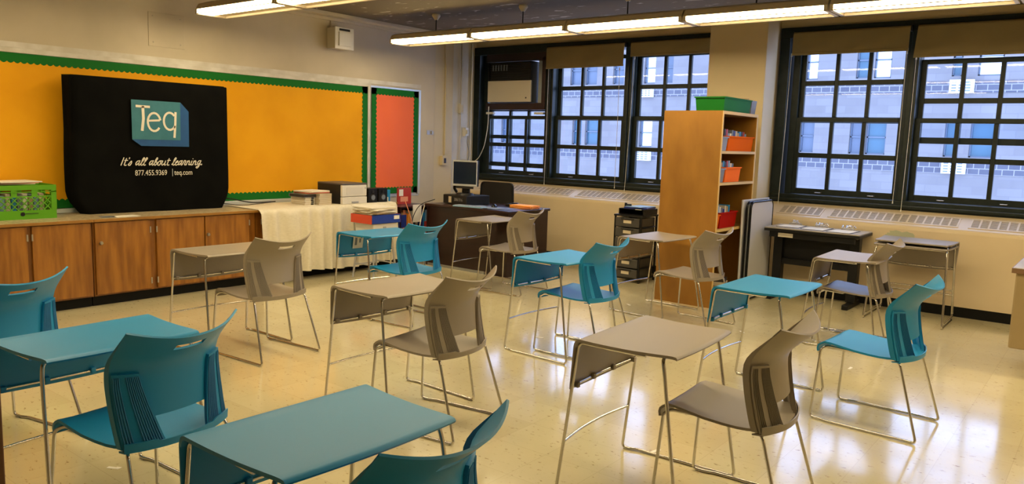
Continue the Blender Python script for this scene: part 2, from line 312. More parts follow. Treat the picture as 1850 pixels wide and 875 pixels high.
for k, x0 in enumerate([-7.455, -6.230, -5.000, -2.925, -1.712, -0.49]):
    w = bpy.data.objects.new('window_%d' % (k + 1), None); COL.objects.link(w); struct(w)
    lo = bmesh.new(); up = bmesh.new(); gl = bmesh.new(); gu = bmesh.new()
    sash(lo, gl, x0, 1.127, 8.90); sash(up, gu, x0, 1.92 - drop[k], 8.955)
    a = link('lower_sash', lo, frame_m, w, bevel=0.004); c = link('upper_sash', up, frame_m, w, bevel=0.004)
    link('lower_glass', gl, gm, w); link('upper_glass', gu, gm, w)
    bm = bmesh.new()
    for s in (0.25, 0.8):
        tube(bm, [(x0 + s - .03, 8.90, 1.085), (x0 + s - .03, 8.875, 1.085), (x0 + s + .03, 8.875, 1.085), (x0 + s + .03, 8.90, 1.085)], 0.005, rad=0.01)
    link('sash_lift', bm, silver, w, smooth=True)
    boxes('side_track', [(x0 - 0.125, x0 - 0.051, 8.90, 9.03, 1.06, 2.775)], frame_m, w); boxes('side_track', [(x0 + 1.051, x0 + 1.08, 8.90, 9.03, 1.06, 2.775)], frame_m, w)
    boxes('latch', [(x0 - 0.075, x0 - 0.06, 8.905, 8.92, 2.05, 2.15)], white_p, w)
# radiator enclosures
def radiator(x0, x1, grilles, label):
    t = thing('radiator_cover', label, 'radiator cover', (x0, 8.45, 0)); t.location = ((x0 + x1) / 2, 8.45, 0); cx = (x0 + x1) / 2
    prof = [(8.45, 0.10), (8.45, 0.80), (8.455, 0.825), (8.47, 0.84), (8.80, 0.965), (8.838, 0.965), (8.838, 0.10)]
    bm = bmesh.new(); A = [bm.verts.new((x0 - cx, y - 8.45, z)) for y, z in prof]; B = [bm.verts.new((x1 - cx, y - 8.45, z)) for y, z in prof]
    n = len(prof)
    for i in range(n): bm.faces.new([A[i], A[(i + 1) % n], B[(i + 1) % n], B[i]])
    bm.faces.new(A[::-1]); bm.faces.new(B); link('panel', bm, rad_m, t)
    ys, zs, ye, ze = 0.02, 0.84, 0.35, 0.965; ln = math.hypot(ye - ys, ze - zs); uy, uz = (ye - ys) / ln, (ze - zs) / ln
    M = Matrix([[1, 0, 0, 0], [0, uy, -uz, ys], [0, uz, uy, zs], [0, 0, 0, 1]])
    for (a, c) in grilles:
        a -= cx; c -= cx; bm = bmesh.new(); box(bm, a, c, 0.055, 0.245, 0.0002, 0.0012, M); g = link('grille', bm, slot_m, t)
        bm = bmesh.new(); k = max(1, round((c - a) / 0.0755)); st = (c - a) / k
        box(bm, a - .012, c + .012, 0.045, 0.06, 0, 0.006, M); box(bm, a - .012, c + .012, 0.24, 0.255, 0, 0.006, M)
        for i in range(k + 1): box(bm, a + i * st - 0.008, a + i * st + 0.008, 0.06, 0.24, 0, 0.006, M)
        for j in range(7): box(bm, a, c, 0.068 + j * 0.025, 0.077 + j * 0.025, 0, 0.0035, M)
        link('louver', bm, rad_m, g)
    return t
radiator(-7.69, -3.86, [(-7.50, -7.42), (-7.30, -5.76), (-5.64, -4.45), (-4.35, -3.95)], 'cream radiator cover with grilles under the left windows')
radiator(-3.17, 2.9, [(-2.975, -2.53), (-2.43, -1.235), (-1.13, 0.10), (0.2, 1.4)], 'cream radiator cover with grilles under the right windows')
bm = bmesh.new(); rnd = random.Random(5); pp = []
for k in range(28):
    a = 2 * math.pi * k / 28; rr = 1 + rnd.uniform(-.22, .22); pp.append(bm.verts.new((-1.72 + .13 * rr * math.cos(a), 8.449, .735 + .045 * rr * math.sin(a))))
f_ = bm.faces.new(pp); r_ = bmesh.ops.extrude_face_region(bm, geom=[f_]); bmesh.ops.translate(bm, vec=(0, -.001, 0), verts=[g for g in r_['geom'] if isinstance(g, bmesh.types.BMVert)])
tag(link('paint_patch', bm, stain_m), 'faded green paint patch on the radiator cover behind the stacked desks', 'paint patch')
def seam(): 
    pass
# ------------------------------------------------------------------ roller shades
def shade(x0, x1, zb, label, sag=0.0, slant=0.0):
    t = thing('roller_shade', label, 'window shade', ((x0 + x1) / 2, 8.76, 2.80)); h = (x1 - x0) / 2
    bm = bmesh.new(); cyl(bm, (-h, 0, 0), (h, 0, 0), 0.027, n=20); link('roller', bm, shade_m, t, smooth=True)
    G = []
    for i in range(25):
        u = -1 + 2 * i / 24; G.append([])
        for j in range(9):
            v = j / 8; z = 0.0 + (zb - 2.80 - 0.0) * v - sag * v * (1 - u * u)
            G[-1].append((u * h * (1.0) - slant * v * (1 - u) / 2, -0.027 - 0.006 * math.sin(v * 3) + 0.006 * math.sin(u * 7 + v * 4) * v, z))
    link('fabric', shell(G, 0.002), shade_m, t, smooth=True)
    boxes('bottom_slat', [(-h - slant, h, -0.037, -0.026, zb - 2.80 - 0.012 - sag * .5, zb - 2.80 + 0.016 - sag * .5)], shade_m, t, bevel=0.003)
    boxes('bracket', [(-h - 0.012, -h - 0.002, -0.02, 0.039, -0.03, 0.03), (h + 0.002, h + 0.012, -0.02, 0.039, -0.03, 0.03)], charcoal, t)
    return t
shade(-6.345, -5.14, 2.545, 'tan roller shade pulled lowest, beside the air conditioner')
shade(-5.045, -3.87, 2.655, 'short tan roller shade just left of the pier')
shade(-3.02, -1.855, 2.585, 'flat tan roller shade just right of the pier')
shade(-1.785, -0.58, 2.525, 'wrinkled tan roller shade at the right edge of the photo', 0.02, 0.02)
for i, (x, za, zb, xb, lab) in enumerate([(-6.31, 2.55, 0.98, -6.325, 'between the air conditioner window and the next'), (-5.20, 2.50, 1.0, -5.20, 'right of the lowest shade'), (-4.99, 2.63, 0.97, -5.05, 'left of the short shade by the pier'), (-3.03, 2.58, 0.96, -3.06, 'at the left side of the window right of the pier'), (-1.87, 2.56, 1.05, -1.875, 'at the right side of the window right of the pier'), (-1.78, 2.50, 0.97, -1.79, 'left of the wrinkled shade')]):
    bm = bmesh.new(); tube(bm, [(x, 8.745, za), ((x + xb) / 2 + .004, 8.75, (za + zb) / 2), (xb, 8.755, zb)], 0.0028, rad=0.2)
    cyl(bm, (xb, 8.755, zb - .02), (xb, 8.755, zb + 0.01), 0.007, 0.004); cyl(bm, (x, 8.745, za - .015), (x, 8.745, za + .02), 0.009, 0.005)
    tag(link('shade_cord', bm, cord_m, smooth=True), 'thin white shade cord hanging ' + lab, 'cord')
# ------------------------------------------------------------------ air conditioner
t = thing('air_conditioner', 'window air conditioner with beige front panel in the leftmost window', 'air conditioner', (-6.96, 8.70, 2.09))
boxes('case', [(-.385, .385, 0.03, 0.34, 0.0, 0.56)], charcoal, t, bevel=0.004)
boxes('front_panel', [(-.385, .385, 0.0, 0.03, 0.005, 0.30)], ivory, t, bevel=0.006)
boxes('grille_frame', [(-.385, -.365, 0.0, 0.03, 0.30, 0.56), (.365, .385, 0.0, 0.03, 0.30, 0.56), (-.385, .385, 0, 0.03, 0.545, 0.56)] + [(-.365, .365, 0.008, 0.028, 0.32 + k * .032, 0.328 + k * .032) for k in range(7)], black, t)
boxes('vent_slot', [(-.30 + k * .05, -.285 + k * .05, -0.002, 0.008, 0.44, 0.52) for k in range(6)], greycov, t)
boxes('control_button', [(.30, .32, -0.004, 0.0, 0.05, 0.07)], black, t)
boxes('side_filler', [(.40, .50, 0.16, 0.17, -0.03, 0.58), (-.46, -.39, 0.16, 0.17, -0.03, 0.58)], alu, t)
boxes('wood_support', [(-.50, .56, 0.10, 0.19, -0.10, -0.005), (.50, .56, 0.10, 0.19, -0.005, 0.62), (-.50, .56, 0.10, 0.19, 0.575, 0.685)], mahog, t, bevel=0.003)
tag(tubes('power_cord', [[(-7.30, 8.68, 2.03), (-7.32, 8.70, 1.75), (-7.40, 8.72, 1.45), (-7.52, 8.74, 1.28), (-7.64, 8.76, 1.22), (-7.645, 8.66, 1.23)]], 0.006, cord_m, rad=0.15), 'white power cord looping from the air conditioner to the corner', 'cord')
tag(boxes('sash_block', [(-6.62, -6.46, 8.86, 8.90, 1.93, 1.96), (-7.50, -7.36, 8.86, 8.90, 1.93, 1.96)], white_p), 'white wedges at the sash meeting rail under the air conditioner', 'wedge')
# ------------------------------------------------------------------ building across the street
t = thing('apartment_building', 'pale stone building with dark block bands across the street', 'building', (-15, 38, -12))
FW = []
UP = [(-25.85, -25.12), (-24.82, -24.04), (-23.0, -22.3), (-21.05, -20.38), (-19.86, -19.34), (-16.2, -15.5), (-12.4, -11.87), (-10.17, -9.57), (-9.41, -8.7), (-6.3, -5.93), (-5.34, -4.44), (-2.4, -1.8), (0.5, 1.2)]
LO = [(-30.89, -30.01), (-27.5, -26.9), (-25.58, -24.93), (-24.7, -23.81), (-21.18, -20.4), (-16.3, -15.6), (-12.47, -11.83), (-10.23, -9.7), (-9.51, -8.67), (-6.34, -5.83), (-5.38, -4.42), (-2.5, -1.8), (0.5, 1.2)]
bands = [(-2.65, -2.15), (0.75, 1.25), (4.16, 4.65), (7.56, 8.05)]
rows = [(LO, 1.46, 3.0), (UP, 4.86, 6.5)]
def xf(a): return a + 15
bm = bmesh.new()
segs = [(-12, -2.65), (-2.15, 0.75), (1.25, 1.46), (3.0, 4.16), (4.65, 4.86), (6.5, 7.56), (8.05, 9.6)]
for z0, z1 in segs: box(bm, -29, 29, 0, 0.6, z0 + 12, z1 + 12)
for ws, z0, z1 in rows:
    e = [-29] + [xf(v) for w in ws for v in w] + [29]
    for i in range(0, len(e), 2): box(bm, e[i], e[i + 1], 0, 0.6, z0 + 12, z1 + 12)
link('stone_wall', bm, sm, t)
for z0, z1 in bands: boxes('block_band', [(-29, 29, -0.03, 0.6, z0 + 12, z1 + 12)], bandm, t)
bright = {(-21.05, -20.38), (-12.4, -11.87), (-9.41, -8.7), (-5.34, -4.44), (-21.18, -20.4)}
for ws, z0, z1 in rows:
    for w in ws:
        a, c = xf(w[0]), xf(w[1]); zm = (z0 + z1) / 2 + 12
        f = boxes('window', [(a, a + .06, .15, .22, z0 + 12, z1 + 12), (c - .06, c, .15, .22, z0 + 12, z1 + 12), (a, c, .15, .22, z0 + 12, z0 + 12.06), (a, c, .15, .22, z1 + 11.94, z1 + 12), (a, c, .15, .21, zm - .03, zm + .03)], dim_glass, t)
        g = mirror_glass if (w in bright and z0 < 8) else (teal_glass if int(abs(w[0]) * 10) % 2 else dim_glass)
        boxes('pane', [(a, c, .23, .25, z0 + 12, z1 + 12)], g, f)
for x0, x1, z in [(-21.09, -20.39, 4.12), (-6.31, -5.4, 4.15), (-21.2, -20.35, 0.72), (-6.31, -5.4, 0.75)]:
    w = x1 - x0; u = thing('wall_air_conditioner', 'small white air conditioner on the opposite facade, %s %s' % ('lower' if z < 2 else 'upper', 'seen through the right windows' if x0 > -10 else 'seen just left of the bookcase'), 'air conditioner', ((x0 + x1) / 2, 37.75, z))
    boxes('case', [(-w / 2, w / 2, 0, 0.22, 0, 0.55)], white_p, u)
    boxes('louver', [(-w / 2 + .08 + i * (w - .12) / 3, -w / 2 + i * (w - .12) / 3 + (w - .12) / 3, -0.01, 0.0, 0.06 + k * .115, 0.12 + k * .115) for k in range(4) for i in range(3)], greycov, u)
# ------------------------------------------------------------------ fluorescent fixtures
def fixture(label, group):
    t = thing('fluorescent_light', label, 'ceiling light', (0, 0, 2.65), 0, group)   # origin at the left near lower corner, 1.24 long, 0.32 deep
    Ln = 1.245; D = 0.33
    bm = bmesh.new(); A = []; B = []
    prof = [(0.0, 0.045), (0.035, 0.10), (0.10, 0.125), (D - .10, 0.125), (D - .035, 0.10), (D, 0.045), (D - .02, 0.045), (0.02, 0.045)]
    for y, z in prof: A.append(bm.verts.new((0.0, y, z))); B.append(bm.verts.new((Ln, y, z)))
    n = len(prof)
    for i in range(n): bm.faces.new([A[i], A[(i + 1) % n], B[(i + 1) % n], B[i]])
    bm.faces.new(A[::-1]); bm.faces.new(B); link('housing', bm, housing_m, t)
    bm = bmesh.new(); box(bm, 0.03, Ln - .03, 0.006, D - 0.17, 0.006, 0.045); link('lens', bm, lens_m, t, bevel=0.004)
    bm = bmesh.new(); box(bm, 0.0, Ln, D - 0.025, D, 0.0, 0.05); box(bm, 0.0, Ln, 0.0, 0.006, 0.0, 0.008); box(bm, 0.0, 0.028, 0.0, D, 0.0, 0.05); box(bm, Ln - .028, Ln, 0.0, D, 0.0, 0.05); box(bm, 0.028, Ln - .028, D - .17, D - .025, 0.02, 0.045)
    link('lower_frame', bm, housing_m, t, bevel=0.002)
    bm = bmesh.new(); cyl(bm, (0.6, D / 2, 0.12), (0.6, D / 2, CZ - 2.65 - .06), 0.006, n=10); st = link('stem', bm, charcoal, t, smooth=True)
    bm = bmesh.new(); cyl(bm, (0.6, D / 2, CZ - 2.65 - .065), (0.6, D / 2, CZ - 2.65 - .02), 0.02, 0.05, n=24); cyl(bm, (0.6, D / 2, CZ - 2.65 - .02), (0.6, D / 2, CZ - 2.65), 0.05, 0.045, n=24); link('canopy', bm, housing_m, t, smooth=True)
    return t
F0 = None
for rname, y, xs, grp, lab in [('A', 6.50, -7.03, 'hanging lights of the far row', 'glowing fluorescent light in the long hanging row nearest the windows'),
                               ('B', 4.08, -7.10, 'hanging lights of the near row', 'glowing fluorescent light in the hanging row at the top left of the photo'),
                               ('C', 1.70, -7.10, 'unseen hanging lights added over the front desks', 'unseen hanging fluorescent light added to brighten the front desks')]:  # row C hangs out of view, added to light the foreground
    for k in range(8 if rname != 'C' else 4):
        loc = (xs + 1.262 * k, y, 2.65)
        if F0 is None: F0 = fixture(lab, grp); F0.location = loc
        else: dup(F0, loc, 0, lab, grp)
# ------------------------------------------------------------------ bulletin boards
def scallop(name, y0, y1, z0, z1, m, parent, x, w=0.075, p=0.052):
    """ring border with a zigzag-scalloped inner edge, lying in the x plane"""
    bm = bmesh.new()
    def strip(fn, n):
        for i in range(n):
            for a, c, e, g in (((fn(i, 0)), (fn(i, 1)), (fn(i, 2)), (fn(i, 3))),):
                V = [bm.verts.new((x + .0, *q)) for q in (a, c, e, g)]; bm.faces.new(V)
    ny = int((y1 - y0) / p); sy = (y1 - y0) / ny; nz = int((z1 - z0) / p); sz = (z1 - z0) / nz
    def run(n, f):
        for i in range(n):
            pts = [f(i, 0)] + [f(i + 1, 0)] + [f(i + k / 4, w + 0.016 * math.sin(math.pi * k / 4) - 0.004) for k in (4, 3, 2, 1, 0)]
            bm.faces.new([bm.verts.new((x, *q)) for q in pts])
    run(ny, lambda i, d: (y0 + i * sy, z0 + d)); run(ny, lambda i, d: (y0 + i * sy, z1 - d))
    run(nz, lambda i, d: (y0 + d, z0 + i * sz)); run(nz, lambda i, d: (y1 - d, z0 + i * sz))
    r = bmesh.ops.extrude_face_region(bm, geom=bm.faces[:]); bmesh.ops.translate(bm, vec=(0.002, 0, 0), verts=[g for g in r['geom'] if isinstance(g, bmesh.types.BMVert)])
    return link(name, bm, m, parent)
t = thing('bulletin_board', 'long bulletin board covered in golden paper with green scalloped border', 'bulletin board', (-7.6, 3.6, 0.8))
def rel(L, o): return [(a - o[0], b_ - o[0], c - o[1], d - o[1], e - o[2], f - o[2]) for a, b_, c, d, e, f in L]
o = (-7.6, 3.6, 0.8)
bm = bmesh.new(); G = [[(0.013 + 0.003 * math.sin(i * .9 + j * .5) * math.sin(j * 1.1 - i * .33), -3.0 + i * 0.1506, 0.015 + j * .0675) for i in range(41)] for j in range(21)]
link('backing_paper', shell(G, 0.006), yellow_paper, t, smooth=True)
scallop('border', -3.0, 3.045, 0.015, 1.365, green_paper, t, 0.0205)
boxes('frame', [(0.0, 0.008, -3.05, 3.07, -0.03, 1.39), (0.0, 0.022, -3.05, 3.10, 1.368, 1.41), (0.0, 0.03, 3.05, 3.085, 0.0, 1.375)], chalk, t, bevel=0.002)
boxes('ledge', [(0.0, 0.05, -3.05, 3.10, -0.028, 0.012)], alu, t, bevel=0.003)
t = thing('bulletin_board', 'narrow bulletin board covered in coral red paper near the corner', 'bulletin board', (-7.6, 7.13, 0.8))
G = [[(0.013 + 0.0025 * math.sin(i * .9 + j * .5), -.40 + i * 0.04, 0.015 + j * .0675) for i in range(21)] for j in range(21)]
link('backing_paper', shell(G, 0.006), red_paper, t, smooth=True)
scallop('border', -.415, .41, 0.015, 1.365, green_paper, t, 0.0205)
boxes('frame', [(0.0, 0.008, -.43, .45, -0.03, 1.39), (0.0, 0.022, -.43, .46, 1.368, 1.39), (0.0, 0.03, .415, .45, 0.0, 1.375)], alu, t, bevel=0.002)
# worn strip above the boards (old plaster edge), panel, boxes on the wall
tag(boxes('plaster_edge', [(-7.6, -7.592, 0.5, 7.6, 2.2115, 2.26)], chalk), 'rough pale plaster strip along the top of the bulletin boards', 'plaster strip')
t = thing('wall_panel', 'square painted access panel high on the left wall', 'access panel', (-7.6, 4.06, 2.36))
boxes('cover_plate', [(0, 0.006, -.185, .185, 0, 0.325)], wall_m, t, bevel=0.002)
bm = bmesh.new()
for yy, zz in ((-.14, .04), (.14, .04), (-.14, .29), (.14, .29)): cyl(bm, (0.005, yy, zz), (0.010, yy, zz), 0.006, n=10)
link('screw', bm, brass, t)
t = thing('wall_box', 'small white box with slotted cover high on the left wall', 'wall box', (-7.6, 6.16, 2.57))
boxes('case', [(0, 0.15, -.13, .13, 0.0, 0.24)], ivory, t, bevel=0.004)
boxes('face_frame', [(0.15, 0.165, -.14, .14, -0.005, 0.245)], white_p, t, bevel=0.003)
boxes('cover', [(0.165, 0.18, -.09, .09, 0.03, 0.19)], white_p, t, bevel=0.004)
boxes('slot', [(0.165, 0.168, -.08, .08, 0.205, 0.23)], black, t)
tag(tubes('conduit', [[(-7.59, 6.08, 2.80), (-7.59, 6.08, 2.90)]], 0.012, wall_m, rad=0), 'short painted conduit above the white wall box', 'conduit')
tag(tubes('conduit', [[(-7.62, 8.10, 2.95), (-7.62, 8.10, 2.65), (-7.62, 8.115, 2.55), (-7.62, 8.12, 1.32)]], 0.011, yel_m, rad=.05), 'yellow painted conduit running down the corner strip', 'conduit')
t = thing('wall_socket', 'brown wall outlet box at the foot of the yellow conduit', 'outlet', (-7.635, 8.09, 1.18)); boxes('box', [(0, .05, -.05, .05, 0, .13)], yel_m, t, bevel=.004); boxes('receptacle', [(.05, .055, -.02, .02, .03, .10)], mahog, t)
tag(tubes('conduit', [[(-7.68, 8.50, 2.93), (-7.68, 8.50, 0.95)]], 0.009, wall_m, rad=0), 'thin cream conduit nearest the windows in the corner', 'conduit')
tag(tubes('conduit', [[(-7.67, 8.72, 2.93), (-7.67, 8.72, 0.97)]], 0.012, white_p, rad=0), 'white vertical pipe beside the leftmost window frame', 'pipe')
t = thing('outlet_box', 'cream junction box on the thin corner conduit', 'outlet', (-7.70, 8.50, 1.92)); boxes('box', [(0, .05, -.03, .03, 0, .14)], ivory, t, bevel=.004); boxes('cover', [(.05, .054, -.02, .02, .02, .12)], yel_m, t)
t = thing('outlet_box', 'white adaptor plugged in below the cream junction box', 'outlet', (-7.70, 8.62, 1.60)); boxes('box', [(0, .05, -.03, .03, 0, .12)], white_p, t, bevel=.004); boxes('cover', [(.05, .07, -.02, .02, .03, .09)], ivory, t)
tag(tubes('power_cord', [[(-7.64, 8.62, 1.6), (-7.63, 8.60, 1.50), (-7.64, 8.68, 1.35), (-7.64, 8.60, 1.15), (-7.64, 8.64, 0.98)]], 0.005, graycord, rad=.08), 'grey cord dangling in the corner below the adaptor', 'cord')
t = thing('wall_bracket', 'small metal bracket on the wall right of the coral board', 'wall bracket', (-7.6, 7.79, 1.60)); boxes('plate', [(0, .006, -.06, .06, 0, .06)], silver, t, bevel=.002); boxes('knob', [(.006, .03, .01, .045, .01, .05)], brass, t, bevel=.003)
# ------------------------------------------------------------------ wooden base cabinets and counter
def cabinet(y0, y1, doors, label):
    t = thing('base_cabinet', label, 'cabinet', (-7.26, (y0 + y1) / 2, 0)); cy = (y0 + y1) / 2
    boxes('body', [(-.30, .31, y0 - cy + .002, y1 - cy - .002, 0.09, 0.748)], oak2, t)
    boxes('kick_board', [(-.30, .27, y0 - cy + .002, y1 - cy - .002, 0.0, 0.09)], kick_m, t)
    for (a, c, hinge, knob) in doors:
        a -= cy; c -= cy; d = boxes('door', [(.31, .332, a, c, 0.105, 0.738)], oak, t, bevel=.003)
        if knob is not None:
            bm = bmesh.new(); cyl(bm, (.332, knob - cy, .56), (.342, knob - cy, .56), .008, n=14); cyl(bm, (.342, knob - cy, .56), (.356, knob - cy, .56), .017, .013, n=18); link('knob', bm, brass, d, smooth=True)
        hy = a if hinge < 0 else c
        [boxes('hinge', [(.330, .338, hy - .006, hy + .006, zz, zz + .055)], brass, d) for zz in (.15, .62)]
    return t
cabinet(0.6, 2.998, [(1.00, 1.47, -1, 1.42), (1.50, 1.97, 1, 1.55), (2.0, 2.487, 1, 2.05), (2.523, 2.978, -1, None)], 'varnished oak base cabinet under the green crate')
cabinet(3.002, 4.60, [(3.016, 3.500, 1, 3.06), (3.56, 4.030, -1, None), (4.042, 4.52, 1, 4.065)], 'varnished oak base cabinet with two round knobs under the black cover')
cabinet(4.604, 6.55, [(4.66, 5.12, -1, None), (5.14, 5.6, 1, None), (5.7, 6.1, -1, None), (6.12, 6.5, 1, None)], 'oak base cabinet mostly hidden behind the cream cloth')
for a, c, lb in ((0.6, 2.996, 'patterned laminate countertop section under the green crate'), (3.0, 6.55, 'patterned laminate countertop section under the black cover and printer')):
    t = thing('countertop', lb, 'countertop', (-7.26, (a + c) / 2, .75)); h = (c - a) / 2
    boxes('slab', [(-.335, .345, -h, h, 0.0, .020)], lm, t, bevel=.002); boxes('front_edge', [(.345, .355, -h, h, -0.004, .020)], maple, t, bevel=.002)
CT = 0.7705
# ------------------------------------------------------------------ covered display
t = thing('display_cover', 'black cloth cover printed with a blue square logo, draped over a display', 'cover', (-7.38, 3.79, CT))
G = []; H2 = 0.785; nU, nV = 41, 25
def cov(u, v):
    ay = abs(u); ht = 1.24 - 0.0 * u; z = ht * v
    half = H2 * (1 + 0.012 * math.sin(v * 5)) 
    if v < 0.17: half *= (0.86 if u < 0 else 0.90) + (0.14 if u < 0 else 0.10) * math.sin(min(1, v / .17) * math.pi / 2)
    x = 0.06 - 0.0 - 0.12 * max(0, (ay - 0.93) / 0.07) ** 2 * (1)
    w = 0.010 * math.sin(u * 9 + v * 3) * (1 - v) + 0.012 * math.sin(u * 3.3) * (1 - v) * 1.2
    return (x + w - 0.03 * max(0, v - .97) / .03, u * half, z)
for i in range(nU):
    u = -1 + 2 * i / (nU - 1); G.append([cov(u, j / (nV - 1)) for j in range(nV)])
link('front_sheet', shell(G, 0.004), blackcloth, t, smooth=True, angle=70)
# closed bulk behind the sheet (the draped screen)
bm = bmesh.new(); out = [(-.775, 1.235), (.775, 1.235), (.78, .2), (.70, .04), (-.66, .03), (-.775, .2)]
A = [bm.verts.new((-.10, y, z)) for y, z in out]; B = [bm.verts.new((.035, y * .985, z * .995 + .004)) for y, z in out]
for i in range(6): bm.faces.new([A[i], A[(i + 1) % 6], B[(i + 1) % 6], B[i]])
bm.faces.new(A); bm.faces.new(B[::-1]); link('back_sheet', bm, blackcloth, t, bevel=.01)
X = 0.072
def flat(name, pts, m, x):
    bm = bmesh.new(); f = bm.faces.new([bm.verts.new((x, y - 3.79, z - CT)) for y, z in pts]); r = bmesh.ops.extrude_face_region(bm, geom=[f]); bmesh.ops.translate(bm, vec=(.001, 0, 0), verts=[g for g in r['geom'] if isinstance(g, bmesh.types.BMVert)])
    return link(name, bm, m, t)
flat('logo_shadow', [(3.545, 1.455), (3.63, 1.395), (4.105, 1.393), (4.108, 1.735), (4.025, 1.82), (3.9, 1.70), (3.7, 1.5)], blue_print, X)
flat('logo_panel', [(3.545, 1.455), (4.018, 1.455), (4.022, 1.82), (3.545, 1.822)], teal_print, X + .002)
def strokes(name, polys, m, x):
    bm = bmesh.new()
    for pts, w in polys:
        P = fillet([(0, y, z) for y, z in pts], .04, n=6) if len(pts) > 2 else [Vector((0, *q)) for q in pts]
        Lf = []; Rt = []
        for i, p in enumerate(P):
            d = (P[min(i + 1, len(P) - 1)] - P[max(i - 1, 0)]).normalized(); nn = Vector((0, -d.z, d.y)) * w / 2
            Lf.append(bm.verts.new((x, (p + nn).y - 3.79, (p + nn).z - CT))); Rt.append(bm.verts.new((x, (p - nn).y - 3.79, (p - nn).z - CT)))
        for i in range(len(P) - 1): bm.faces.new([Lf[i], Lf[i + 1], Rt[i + 1], Rt[i]])
    r = bmesh.ops.extrude_face_region(bm, geom=bm.faces[:]); bmesh.ops.translate(bm, vec=(.001, 0, 0), verts=[g for g in r['geom'] if isinstance(g, bmesh.types.BMVert)])
    return link(name, bm, m, t)
import math as _m
def arc(cy, cz, ry, rz, a0, a1, n=16): return [(cy + ry * _m.cos(_m.radians(a0 + (a1 - a0) * i / n)), cz + rz * _m.sin(_m.radians(a0 + (a1 - a0) * i / n))) for i in range(n + 1)]
def raw(name, polys, m, x):
    bm = bmesh.new()
    for P2, w in polys:
        P = [Vector((0, *q)) for q in P2]; Lf = []; Rt = []
        for i, p in enumerate(P):
            d = (P[min(i + 1, len(P) - 1)] - P[max(i - 1, 0)]).normalized(); nn = Vector((0, -d.z, d.y)) * w / 2
            Lf.append(bm.verts.new((x, (p + nn).y - 3.79, (p + nn).z - CT))); Rt.append(bm.verts.new((x, (p - nn).y - 3.79, (p - nn).z - CT)))
        for i in range(len(P) - 1): bm.faces.new([Lf[i], Lf[i + 1], Rt[i + 1], Rt[i]])
    r = bmesh.ops.extrude_face_region(bm, geom=bm.faces[:]); bmesh.ops.translate(bm, vec=(.001, 0, 0), verts=[g for g in r['geom'] if isinstance(g, bmesh.types.BMVert)])
    return link(name, bm, m, t)
raw('logo_letters', [([(3.585, 1.764), (3.72, 1.762)], .022), ([(3.652, 1.765), (3.655, 1.65), (3.640, 1.536)], .026),
    ([(3.70, 1.632), (3.812, 1.640)], .018), (arc(3.758, 1.622, .062, .085, 12, 322), .020),
    (arc(3.912, 1.635, .060, .082, 40, 330), .020), ([(3.972, 1.725), (3.966, 1.6), (3.955, 1.478)], .022)], white_print, X + .004)
# script slogan, drawn as joined pen strokes
def pen(s, x0, z0, h, adv):
    """tiny stroke alphabet: unit boxes, slanted when placed"""
    A = {'I': [[(.1, 0), (.1, 1.5)]], 't': [[(.2, 1.35), (.2, .12), (.35, 0), (.55, .1)], [(.0, .95), (.5, .95)]], "'": [[(.1, 1.5), (.1, 1.2)]],
         's': [[(0, .1), (.3, .9), (.42, .45), (.3, 0), (.05, .05)]], 'a': [[(.5, .85), (.2, .85), (.05, .4), (.2, .0), (.5, .5)], [(.52, .95), (.5, .2), (.6, 0), (.78, .15)]],
         'l': [[(0, .1), (.38, 1.3), (.25, 1.5), (.12, 1.2), (.15, .1), (.3, 0), (.45, .15)]], 'b': [[(0, .1), (.35, 1.3), (.22, 1.5), (.1, 1.1), (.12, .1), (.35, 0), (.5, .4), (.35, .75), (.15, .5)]],
         'o': [[(.3, .9), (.05, .6), (.1, .05), (.4, .0), (.5, .5), (.3, .9), (.7, .8)]], 'u': [[(.05, .9), (.05, .15), (.25, 0), (.48, .4)], [(.5, .9), (.5, .15), (.6, 0), (.75, .15)]],
         'e': [[(.05, .4), (.42, .65), (.3, .92), (.08, .6), (.1, .1), (.3, 0), (.55, .2)]], 'r': [[(.0, .1), (.15, .95), (.4, .85), (.35, .15), (.5, .0), (.62, .15)]],
         'n': [[(.08, .9), (.08, 0)], [(.08, .5), (.3, .92), (.45, .7), (.45, .1), (.6, .05), (.7, .2)]], 'i': [[(.1, .9), (.1, .1), (.22, 0), (.36, .15)], [(.14, 1.2), (.14, 1.32)]],
         'g': [[(.5, .85), (.2, .9), (.05, .45), (.2, .05), (.48, .5)], [(.52, .95), (.5, -.3), (.3, -.6), (.05, -.45), (.6, .15)]], '.': [[(.12, .0), (.12, .26)], [(.24, .0), (.24, .26)], [(.18, .0), (.18, .26)]]}
    wd = {'I': .32, 't': .5, "'": .25, 's': .55, 'a': .72, 'l': .42, 'b': .55, 'o': .62, 'u': .72, 'e': .5, 'r': .58, 'n': .68, 'i': .36, 'g': .62, '.': .3, ' ': .42}
    out = []; x = x0
    for ch in s:
        for st in A.get(ch, []):
            q = [(x + (a + bb * .32) * adv, z0 + bb * h) for a, bb in st]
            out.append(([(p.y, p.z) for p in fillet([(0, *w_) for w_ in q], .02, n=4)] if len(q) > 2 else q, .0085))
        x += wd[ch] * adv
    return out, x
SL, xe = pen("It's all about learning.", 3.425, 1.212, .050, 1)
k = (4.235 - 3.425) / (xe - 3.425); SL, xe = pen("It's all about learning.", 3.425, 1.212, .050, k)
raw('slogan', SL, white_print, X + .003)
text('contact_line', '877.455.9369', .072, white_print, t, onX(X + .004, 3.56 - 3.79, 1.118 - CT), sx=.80)
text('contact_line', 'teq.com', .072, white_print, t, onX(X + .004, 3.945 - 3.79, 1.118 - CT), sx=.80)
boxes('divider_line', [(X + .003, X + .005, 3.925 - 3.79, 3.929 - 3.79, 1.105 - CT, 1.178 - CT)], alu, t)
